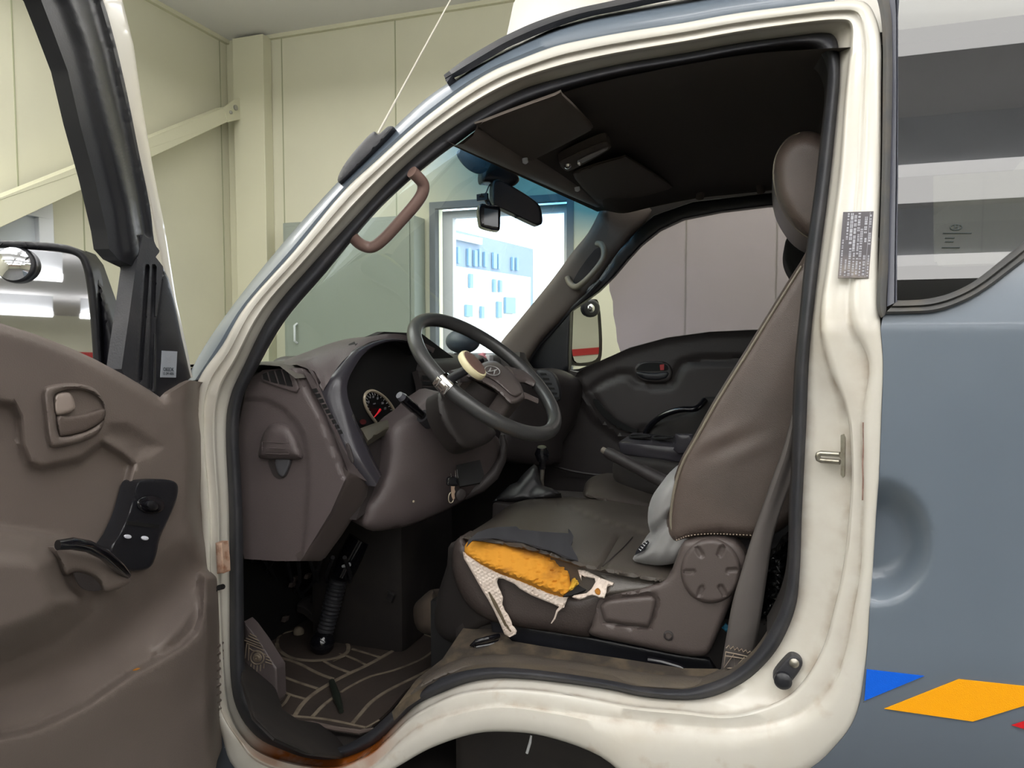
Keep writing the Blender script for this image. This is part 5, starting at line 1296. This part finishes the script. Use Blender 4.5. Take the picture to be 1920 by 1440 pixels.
# engine cover / tunnel under the seats, near sill plate
sp_ = P3((830, 1265, .09), (1207, 1286, .09), (1000, 1192, .24))
sheet('sill_plate', [(735, 1335), (760, 1310), (790, 1290), (830, 1272), (875, 1258), (923, 1252), (980, 1254), (1040, 1261), (1140, 1276), (1207, 1289), (1280, 1293), (1330, 1284), (1372, 1262), (1345, 1254), (1280, 1253), (1180, 1237), (1060, 1219), (960, 1202), (925, 1163), (870, 1175), (850, 1205), (830, 1235), (780, 1275)], sp_, M['dirt'], van, thick=.02, step=12)
sheet('sill_trim', [(770, 1300), (790, 1288), (830, 1268), (875, 1254), (923, 1250), (980, 1252), (1040, 1260), (1140, 1275), (1207, 1288), (1280, 1293), (1330, 1284), (1370, 1264), (1362, 1250), (1320, 1268), (1240, 1266), (1150, 1252), (1060, 1238), (980, 1228), (930, 1227), (880, 1230), (840, 1243), (800, 1268)], sp_, M['sill'], van, thick=.004, lift=.008, bulge=.006, r=8, step=7)
hm = MB()
for i in range(5):
    for j in range(6): hm.lathe(sp_(846+i*7+j*3, 1238-j*9-i*2, .001), sp_.n, [(.0022, 0), (.0018, .0015)], 6)
# wheel-house / seat riser
sheet('seat_riser', cr([(846, 1018), (838, 1060), (822, 1110), (812, 1155), (814, 1180), (830, 1198), (858, 1205), (885, 1190), (925, 1168), (960, 1175), (960, 1100), (900, 1040)], 3, True), P3((846, 1020, .26), (815, 1160, .30), (930, 1160, .24)), M['dark'], van, thick=.10, bulge=.02, r=20, step=10, lift=-.01)
MB().boxab((-.68, .26, .55), (.30, .78, .86)).build('engine_cover', M['dark'], van, bevel=.03)
MB().boxab((-.68, .70, .52), (.30, 1.40, .80)).build('passenger_seat_base', M['dark'], van, bevel=.03)
sheet('wheelhouse_bulge', cr([(775, 1140), (790, 1120), (812, 1105), (820, 1130), (850, 1190), (845, 1205), (815, 1195), (782, 1180)], 3, True), P3((780, 1140, .42), (815, 1110, .40), (840, 1195, .36)), mat('dusty_wheelhouse', (66, 58, 52), .7, c2=(90, 78, 66), nscale=10), van, bulge=.03, r=20, thick=.05, step=7)

# ------------------------------------------------------------------ driver seat
seat = empty('driver_seat', P(1100, 1100, .45), van)
CP = P3((868, 1010, .25), (1250, 1090, .25), (1010, 937, .72))
cu = sheet('seat_cushion', cr([(862, 1010), (885, 996), (920, 974), (958, 946), (1000, 935), (1060, 931), (1130, 937), (1215, 950), (1300, 962), (1330, 1020), (1300, 1090), (1255, 1096), (1200, 1088), (1140, 1076), (1100, 1068), (1060, 1055), (1000, 1036), (930, 1022)], 3, True), CP, M['leather2'], seat, bulge=.022, r=24, thick=.09, step=8,
    off=lambda X: .010*np.exp(-((X[:, 0]-970)**2+(X[:, 1]-985)**2)/1800.)-.006*(1-ss(0, 5, segd(X, [(1160, 1007), (1128, 1062)], False)))-.005*(1-ss(0, 6, segd(X, [(1040, 940), (1120, 975), (1200, 1000), (1250, 1020)], False))))
sf = MB(); sf.tube([CP(*p, .0235) for p in ((1186, 1007), (1170, 1025), (1130, 1062))], .0012, 6)
sf.build('seam', M['dashdark'], cu)
SP = PY(.235)
sheet('cushion_side', cr([(850, 1026), (856, 1012), (868, 1008), (884, 1030), (930, 1056), (990, 1082), (1050, 1106), (1090, 1118), (1150, 1095), (1250, 1085), (1200, 1140), (1115, 1180), (1103, 1195), (1050, 1188), (985, 1178), (925, 1166), (880, 1138), (855, 1095), (847, 1055)], 3, True), SP, M['seatside'], cu, bulge=.022, r=24, thick=.06, step=8)
ROLL = P3((1085, 1056, .25), (1255, 1092, .235), (1130, 1095, .225))
sheet('bolster_roll', cr([(1076, 1056), (1090, 1053), (1140, 1066), (1200, 1080), (1262, 1090), (1285, 1060), (1290, 1045), (1284, 1082), (1262, 1102), (1180, 1112), (1128, 1116), (1138, 1098), (1110, 1076)], 3, True), ROLL, M['leather2'], cu, bulge=.014, r=10, thick=.03, lift=.004, step=5)
FO = P3((871, 1030, .228), (1065, 1112, .220), (980, 1016, .29))
c5 = lambda x, y: (840+x/3.2, 960+y/3.2)
foam = [c5(*p) for p in ((100, 205), (115, 180), (150, 165), (200, 160), (270, 158), (400, 172), (550, 210), (680, 255), (780, 295), (760, 315), (740, 335), (745, 360), (735, 400), (740, 470), (690, 502), (600, 470), (450, 410), (300, 355), (180, 300), (110, 255), (98, 230))]
rng2 = np.random.default_rng(3)
fm = sheet('torn_foam', foam, FO, M['foam'], cu, bulge=.016, r=14, thick=.02, lift=.012, step=4,
    off=lambda X: .0025*np.sin(X[:, 0]*.31+X[:, 1]*.22+1.5*np.sin(X[:, 1]*.3))*ss(20, 130, X[:, 0]-920)+.0012*np.sin(X[:, 1]*.9+X[:, 0]*.13))
sheet('torn_foam_edge', [c5(*p) for p in ((735, 330), (790, 345), (800, 372), (828, 372), (810, 400), (790, 430), (745, 470), (700, 480), (735, 430), (745, 380))], FO, M['foam2'], cu, bulge=.010, r=6, thick=.02, lift=.016, step=4, off=lambda X: .002*np.sin(X[:, 0]*.9+X[:, 1]*.4))
sheet('burst_hole', [c5(*p) for p in ((820, 395), (880, 395), (880, 420), (860, 455), (740, 500), (690, 505), (740, 470), (790, 430))], FO, M['black'], cu, thick=.004, lift=.020, step=5)
sheet('torn_backing', [c5(*p) for p in ((110, 210), (125, 165), (180, 120), (240, 100), (300, 90), (410, 86), (430, 104), (560, 118), (690, 126), (725, 128), (722, 98), (738, 118), (752, 145), (748, 175), (738, 200), (752, 230), (775, 268), (782, 292), (680, 254), (550, 208), (400, 170), (270, 156), (200, 158), (150, 165))], P3((887, 1012, .25), (1080, 1050, .26), (1000, 988, .38)), M['felt'], cu, thick=.003, lift=.030, step=5, off=lambda X: .002*np.sin(X[:, 0]*.12))
LI = PY(.205)
lin_ = [c5(*p) for p in ((88, 238), (120, 262), (200, 315), (300, 366), (450, 422), (600, 487), (680, 510), (722, 508), (706, 545), (695, 575), (665, 570), (630, 552), (560, 525), (500, 500), (430, 460), (400, 432), (330, 400), (300, 398), (292, 425), (310, 470), (328, 510), (325, 560), (345, 600), (372, 640), (385, 680), (412, 715), (405, 735), (370, 752), (340, 735), (310, 665), (275, 590), (240, 525), (205, 470), (160, 390), (120, 320), (95, 280))]
sheet('torn_lining', lin_, LI, M['cloth'], cu, thick=.002, lift=.004, step=4, bulge=.003, r=4, off=lambda X: .0015*np.sin(X[:, 0]*.5+X[:, 1]*.8))
lr = [c5(*p) for p in ((778, 345), (830, 350), (870, 372), (930, 400), (995, 425), (985, 440), (955, 445), (950, 480), (935, 515), (905, 512), (880, 500), (850, 500), (790, 525), (770, 520), (745, 510), (755, 500), (830, 487), (860, 462), (885, 420), (880, 398), (820, 388), (800, 375), (800, 410), (788, 380))]
sheet('torn_lining', lr, ROLL, M['cloth'], cu, thick=.002, lift=.020, step=4, bulge=.003, r=4, off=lambda X: .0015*np.sin(X[:, 0]*.7+X[:, 1]*.5))
sheet('foam_fleck', cr([c5(*p) for p in ((880, 470), (900, 455), (915, 475), (908, 498), (888, 490))], 2, True), ROLL, M['foam'], cu, thick=.004, lift=.024, bulge=.002, r=3, step=3)
ls = MB(); ls.tube([LI(*c5(*p), .006) for p in ((685, 565), (655, 595), (648, 615), (640, 640), (620, 668))], [.004, .0025, .002, .002, .001], 6)
ls.build('lining_thread', M['cloth'], cu)
MB().tube([LI(*c5(*p), .0075) for p in ((245, 480), (280, 545), (318, 620), (345, 675), (378, 718))], [.002, .005, .004, .0035, .002], 6, flat=.3, up=(0, -1, 0)).build('lining_fold', M['clothdark'], cu)
# plastic side shield
shp = cr([c5(*p) for p in ((862, 740), (862, 680), (880, 600), (905, 525), (990, 482), (1150, 455), (1310, 400), (1360, 300), (1400, 200), (1450, 168), (1600, 150), (1720, 175), (1790, 260), (1790, 330), (1740, 450), (1680, 590), (1620, 730), (1565, 845), (1500, 868), (1400, 858), (1100, 795))], 3, True)
SH = PY(.215)
lev = cr([c5(*p) for p in ((905, 575), (915, 550), (965, 522), (1200, 498), (1240, 508), (1255, 535), (1240, 610), (1215, 680), (1185, 695), (960, 665), (925, 635))], 3, True)
def sh_h(X): return -.010*ss(-5, 0, sd(X, lev))
sd_ = sheet('side_shield', shp, SH, M['shield'], seat, bulge=.016, r=12, thick=.04, step=6, off=sh_h)
sheet('recliner_lever', [lerp2(p, (1178, 1147), .05) for p in lev], SH, M['shield'], sd_, bulge=.012, r=9, thick=.008, lift=.008, step=4)
ddc = cr(ell(1333, 1071, 57, 61, 0, 16), 3, True)
def dd_h(X):
    h = np.zeros(len(X))
    for k in range(6):
        a = math.radians(-62+60*k); c0_ = (1333+math.cos(a)*34, 1071+math.sin(a)*36); c1_ = (1333+math.cos(a)*46, 1071+math.sin(a)*49)
        h -= .006*(1-ss(4, 6, segd(X, [c0_, c1_], False)))
    r_ = np.hypot((X[:, 0]-1333)/57, (X[:, 1]-1071)/61); h -= .003*ss(.78, .82, 1-r_*0+0*r_)*0
    return h
sheet('hinge_cover', ddc, SH, M['shield'], sd_, bulge=.014, r=9, thick=.01, lift=.014, step=3, off=dd_h, angle=60)
MB().lathe(SH(1254, 1190, .012), (0, -1, 0), [(.010, 0), (.010, .006), (.007, .007), (.006, .002)], 18).build('shield_screw', M['dashdark'], sd_)
# backrest
bk = cr([(1250, 1004), (1250, 975), (1254, 940), (1263, 900), (1276, 862), (1295, 828), (1340, 748), (1400, 652), (1455, 563), (1500, 492), (1545, 430), (1640, 430), (1660, 560), (1600, 780), (1520, 930), (1470, 990), (1420, 1010), (1350, 1003), (1300, 1008), (1268, 1018)], 3, True)
BKP = PY(.245)
def bk_h(X):
    w_ = .004*np.sin((X[:, 0]*.6+X[:, 1])*.09)*np.exp(-((X[:, 0]-1360)**2/4000.+(X[:, 1]-830)**2/900.))
    return w_ + .010*ss(0, 90, segd(X, [(1252, 985), (1265, 895), (1295, 828), (1400, 652), (1500, 492)], False))
bkr = sheet('backrest', bk, BKP, M['leather'], seat, bulge=.030, r=20, thick=.50, step=8, off=bk_h, angle=60)
MB().tube([BKP(u, v, .024) for u, v in cr([(1268, 1008), (1258, 985), (1260, 945), (1268, 903), (1281, 866), (1300, 832), (1345, 752), (1405, 656), (1460, 567), (1503, 499)], 4)], .0030, 8).build('piping', M['piping'], bkr)
stt = MB(); cs2 = cr([(1268, 1013), (1290, 1005), (1320, 1001.5), (1350, 1001), (1380, 1002.5), (1412, 1004)], 10)
for i in range(0, len(cs2)-1, 2): stt.tube([BKP(*cs2[i], .033), BKP(*lerp2(cs2[i], cs2[i+1], .9), .033)], .0011, 5)
stt.build('stitching', M['thread'], bkr)
hr_ = cr([(1449, 330), (1451, 300), (1462, 275), (1480, 256), (1507, 246), (1540, 252), (1575, 285), (1590, 340), (1590, 410), (1565, 445), (1530, 452), (1497, 435), (1472, 405), (1455, 370)], 3, True)
HRP = PY(.36)
hrs = sheet('headrest', hr_, HRP, M['leather'], seat, bulge=.05, r=30, thick=.24, step=6, angle=70)
MB().tube([HRP(u, v, .012) for u, v in cr([(1500, 250), (1478, 262), (1461, 282), (1453, 305), (1451, 332), (1458, 368), (1474, 402), (1499, 433), (1525, 449)], 3)], .0026, 8).build('headrest_piping', M['piping'], hrs)
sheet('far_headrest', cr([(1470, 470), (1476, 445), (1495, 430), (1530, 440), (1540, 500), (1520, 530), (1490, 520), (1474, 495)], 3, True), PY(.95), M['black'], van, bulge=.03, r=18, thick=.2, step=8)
# runners
RL = PY(.25)
sheet('seat_rail', [(919, 1158), (935, 1162), (1000, 1178), (1090, 1192), (1180, 1210), (1271, 1228), (1330, 1236), (1350, 1268), (1300, 1268), (1271, 1258), (1184, 1246), (1080, 1228), (981, 1210), (923, 1186)], RL, M['blackplastic'], seat, thick=.06, bulge=.003, r=6, step=8)
MB().tube([P(*q) for q in ((935, 1192, .23), (915, 1197, .20), (893, 1203, .19), (885, 1210, .19), (893, 1214, .19), (915, 1210, .20), (945, 1201, .23))], .0055, 10).build('slide_lever', M['gloss'], seat)
MB().tube([P(*q) for q in ((1215, 1238, .20), (1240, 1242, .20), (1275, 1252, .20), (1300, 1270, .20), (1335, 1274, .2))], .008, 10).build('rear_slide_bar', M['gloss'], seat)
# belt
bl_ = [(1492, 735), (1487, 775), (1470, 840), (1452, 890), (1431, 950), (1410, 1010), (1390, 1075), (1374, 1130), (1364, 1185), (1354, 1245), (1350, 1275)]
brr = [(1500, 735), (1497, 800), (1494, 860), (1484, 900), (1466, 950), (1448, 1010), (1438, 1075), (1430, 1130), (1421, 1185), (1410, 1235), (1405, 1265)]
a_ = cr(bl_, 4); b_ = cr(brr, 4); BE = PY(.165); rowsb = []
for i, (p, q) in enumerate(zip(a_, b_)):
    row = []
    for k in range(9):
        t = k/8; fold = .010*math.sin(t*math.pi*2.2)*max(0, 1-i/24); row.append(BE(*lerp2(p, q, t), .01*math.sin(t*math.pi)+fold))
    rowsb.append(row)
sbt = MB().grid(rowsb).build('seat_belt', M['belt'], van)
sm3 = sbt.modifiers.new('thickness', 'SOLIDIFY'); sm3.thickness = .0016; sm3.offset = -1
stc = MB()
def bq(a, b): 
    l = lerp2((1361, 1207), (1351, 1256), b); r_ = lerp2((1413, 1222), (1403, 1252), b); return BE(*lerp2(l, r_, a), .014)
zz = [(0.04+.92*i/12, .02 if i % 2 else .16) for i in range(13)]
stc.tube([bq(*p) for p in zz], .0011, 5)
for path in (((.05, .3), (.95, .35)), ((.05, .45), (.95, .5)), ((.05, .3), (.1, .95), (.35, .35), (.5, .95), (.75, .4), (.9, .95)), ((.12, .95), (.9, .98))): stc.tube([bq(*p) for p in path], .0010, 5)
stc.build('belt_stitching', M['thread'], sbt)
# bag of black plastic behind the seat, blue wrapper
bg_ = thing('plastic_bag', P(1455, 1130, .30), 'crumpled glossy black plastic bag stuffed behind the driver seat', 'bag')
def bag_h(X): return .012*np.sin((X[:, 0]*.55+X[:, 1])*.28+1.3*np.sin(X[:, 0]*.14))+.006*np.sin((X[:, 1]-X[:, 0]*.4)*.55)
sheet('bag_skin', cr([(1425, 1085), (1440, 1050), (1462, 1025), (1500, 990), (1540, 1050), (1540, 1150), (1500, 1230), (1440, 1290), (1380, 1290), (1390, 1180)], 3, True), PY(.31), M['bag'], bg_, bulge=.03, r=25, thick=.04, step=5, off=bag_h, angle=80)
wp_ = sheet('blue_wrapper', [(1353, 1177), (1361, 1169), (1368, 1176), (1362, 1186)], PY(.26), M['blue_bit'], None, thick=.006, step=5, bulge=.001, r=2)
tag(wp_, 'scrap of light blue wrapper poking out beside the seat belt', 'wrapper')
# silver cushion
cs = thing('cushion', P(1240, 1030, .3), 'silver grey satin lumbar cushion squeezed between seat and backrest', 'cushion')
CUP = PY(.27)
def cu_h(X): return -.022*(1-ss(0, 14, segd(X, [(1218, 1006), (1240, 985), (1262, 962)], False)))+.0015*np.sin(X[:, 0]*.25+X[:, 1]*.12)
sheet('cushion_cover', cr([(1268, 890), (1245, 903), (1226, 925), (1216, 952), (1215, 980), (1219, 1003), (1206, 1022), (1191, 1040), (1187, 1049), (1198, 1056), (1230, 1060), (1262, 1057), (1288, 1045), (1310, 1000), (1310, 900)], 3, True), CUP, M['satin'], cs, bulge=.045, r=30, thick=.16, step=5, off=cu_h, angle=70)
TGP = Pl(CUP(1202, 1028, .028), (-.6, -.8, .25))
tg_ = sheet('cushion_tag', [(1214, 1013), (1217, 1017), (1208, 1032), (1190, 1041), (1193, 1033), (1200, 1023)], TGP, M['blackplastic'], cs, thick=.001, lift=.004, step=4)
mk2 = MB()
for i in range(4):
    c = lerp2((1200, 1031), (1211, 1018), i/3); mk2.tube([TGP(c[0]-2, c[1]-2, .0055), TGP(c[0]+1.5, c[1]+1.5, .0055), TGP(c[0]+2, c[1]-1, .0055)], .0006, 5)
mk2.build('tag_print', M['white'], tg_)
# ------------------------------------------------------------------ centre: gear lever, handbrake, console
gl = empty('gear_lever', P(1018, 930, .78), van)
MB().tube([P(1016, 838, .74), P(1016, 850, .745), P(1018, 862, .75)], [.013, .021, .017], 16).build('lever_knob', M['gloss'], gl)
MB().tube([P(1017, 858, .75), P(1017, 878, .76)], [.010, .009], 12).build('lever_collar', M['gloss'], gl)
MB().lathe(P(1017, 853, .75), (0, 0, 1), [(.019, -.002), (.020, 0), (.019, .002)], 20).build('chrome_ring', M['chrome'], gl)
MB().tube([P(1017, 876, .76), P(1016, 905, .77), P(1019, 928, .78)], [.007, .006, .005], 12).build('lever_shaft', M['steel'], gl)
c9 = lambda x, y: (900+x/3.2, 620+y/3.2)
GB = P3((930, 938, .70), (1050, 925, .74), (1012, 872, .80))
sheet('gear_boot', [c9(*p) for p in ((75, 1025), (110, 990), (180, 925), (225, 905), (250, 870), (290, 830), (325, 800), (345, 815), (350, 860), (375, 930), (430, 945), (485, 975), (440, 1000), (300, 1015), (180, 1022))], GB, mat('boot_leatherette', (38, 37, 39), .4), gl, bulge=.02, r=10, thick=.03, step=4, off=lambda X: .004*np.sin(X[:, 0]*.12+X[:, 1]*.1))
cns = empty('console', P(980, 950, .72), van)
a = P(921, 942, .68)
MB().boxab((a.x, .68, .70), (a.x+.24, .92, a.z)).build('gear_console', M['dashdark'], cns, bevel=.012)
HBa, HBb = P(1129, 843, .86), P(1262, 912, .80)
hbk = empty('handbrake', HBb, van)
MB().tube([HBa.lerp(HBb, .06), HBa.lerp(HBb, .12), HBa.lerp(HBb, .5), HBa.lerp(HBb, 1.0)], [.014, .0175, .0175, .021], 16).build('brake_grip', M['dashdark'], hbk)
MB().tube([HBa, HBa.lerp(HBb, .07)], [.009, .010], 14).build('release_button', M['grip2'], hbk)
CB = P3((1159, 829, 1.0), (1290, 843, 1.0), (1194, 862, 1.0))
bx_ = MB()
A1, B1, C1, D1 = P(1158, 828, 1.0), P(1300, 842, 1.0), P(1300, 872, 1.0), P(1163, 852, 1.0)
bx_.prism([A1, B1, C1, D1], (0, .26, 0)); bx_.build('console_top', M['bezel'], cns, bevel=.008)
for (u, v, rx) in ((1200, 818, .036), (1243, 819, .034)):
    q = P(u, v, 1.12); MB().lathe((q.x, 1.12, A1.z+.002), (0, 0, 1), [(rx, 0), (rx, .004), (rx*.86, .004), (rx*.84, -.002)], 28).build('cup_holder', M['black'], cns)
sheet('console_lid', [c9(*p) for p in ((1170, 620), (1275, 625), (1290, 735), (1190, 740), (1160, 715), (1175, 660))], PY(.99), M['bezel'], cns, thick=.02, lift=.004, step=8, bulge=.004, r=5)
sheet('console_base', cr([c9(*p) for p in ((800, 790), (850, 745), (1240, 800), (1300, 850), (1300, 1010), (1040, 995), (900, 975), (840, 940), (800, 880))], 2, True), PY(1.0), M['dark'], cns, thick=.24, bulge=.02, r=14, step=8)
sheet('centre_seat_cushion', cr([c9(*p) for p in ((625, 940), (640, 905), (690, 870), (800, 855), (900, 900), (1050, 960), (1250, 1000), (1250, 1100), (1020, 1075), (760, 1030), (640, 1000), (622, 970))], 3, True), P3((1097, 912, .92), (1230, 960, .90), (1150, 887, 1.12)), M['leather2'], van, bulge=.02, r=14, thick=.10, step=7)
# ------------------------------------------------------------------ oddments on the dash
gb = thing('round_ornament', P(862, 640, 1.15), 'dark round ornament with yellow patches on the dash by the windscreen', 'ornament')
q = P(868, 640, 1.15)
mb = MB(); rows_ = []
for i in range(17):
    th = math.pi*i/16; rows_.append([q+Vector((math.sin(th)*math.cos(p)*.062, math.sin(th)*math.sin(p)*.06, math.cos(th)*.044)) for p in [2*math.pi*k/28 for k in range(29)]])
mb.grid(rows_).build('ball_body', M['slate'], gb)
MB().tube([q+Vector((0, 0, -.042)), Vector((q.x, q.y, 1.374))], [.03, .034], 16).build('ball_stand', M['rubber'], gb)
pk = thing('flower_ornament', P(906, 672, 1.12), 'small pink and white ornament on the dash behind the steering wheel', 'ornament')
q = P(905, 672, 1.12)
for k in range(5):
    a = 2*math.pi*k/5; c = q+Vector((math.cos(a)*.010, -.004, math.sin(a)*.010))
    mb = MB(); mb.lathe(c-Vector((0, 0, .011)), (0, 0, 1), [(.001, 0), (.008, .002), (.012, .010), (.009, .019), (.001, .022)], 14); mb.build('petal', M['pink'], pk)
MB().boxab((q.x-.035, q.y-.01, 1.374), (q.x+.03, q.y+.03, q.z-.016)).build('white_base', mat('white_felt', (225, 222, 225), .9), pk, bevel=.005)
# faint reflector of light: none (light comes from the ceiling fittings and the sky outside)
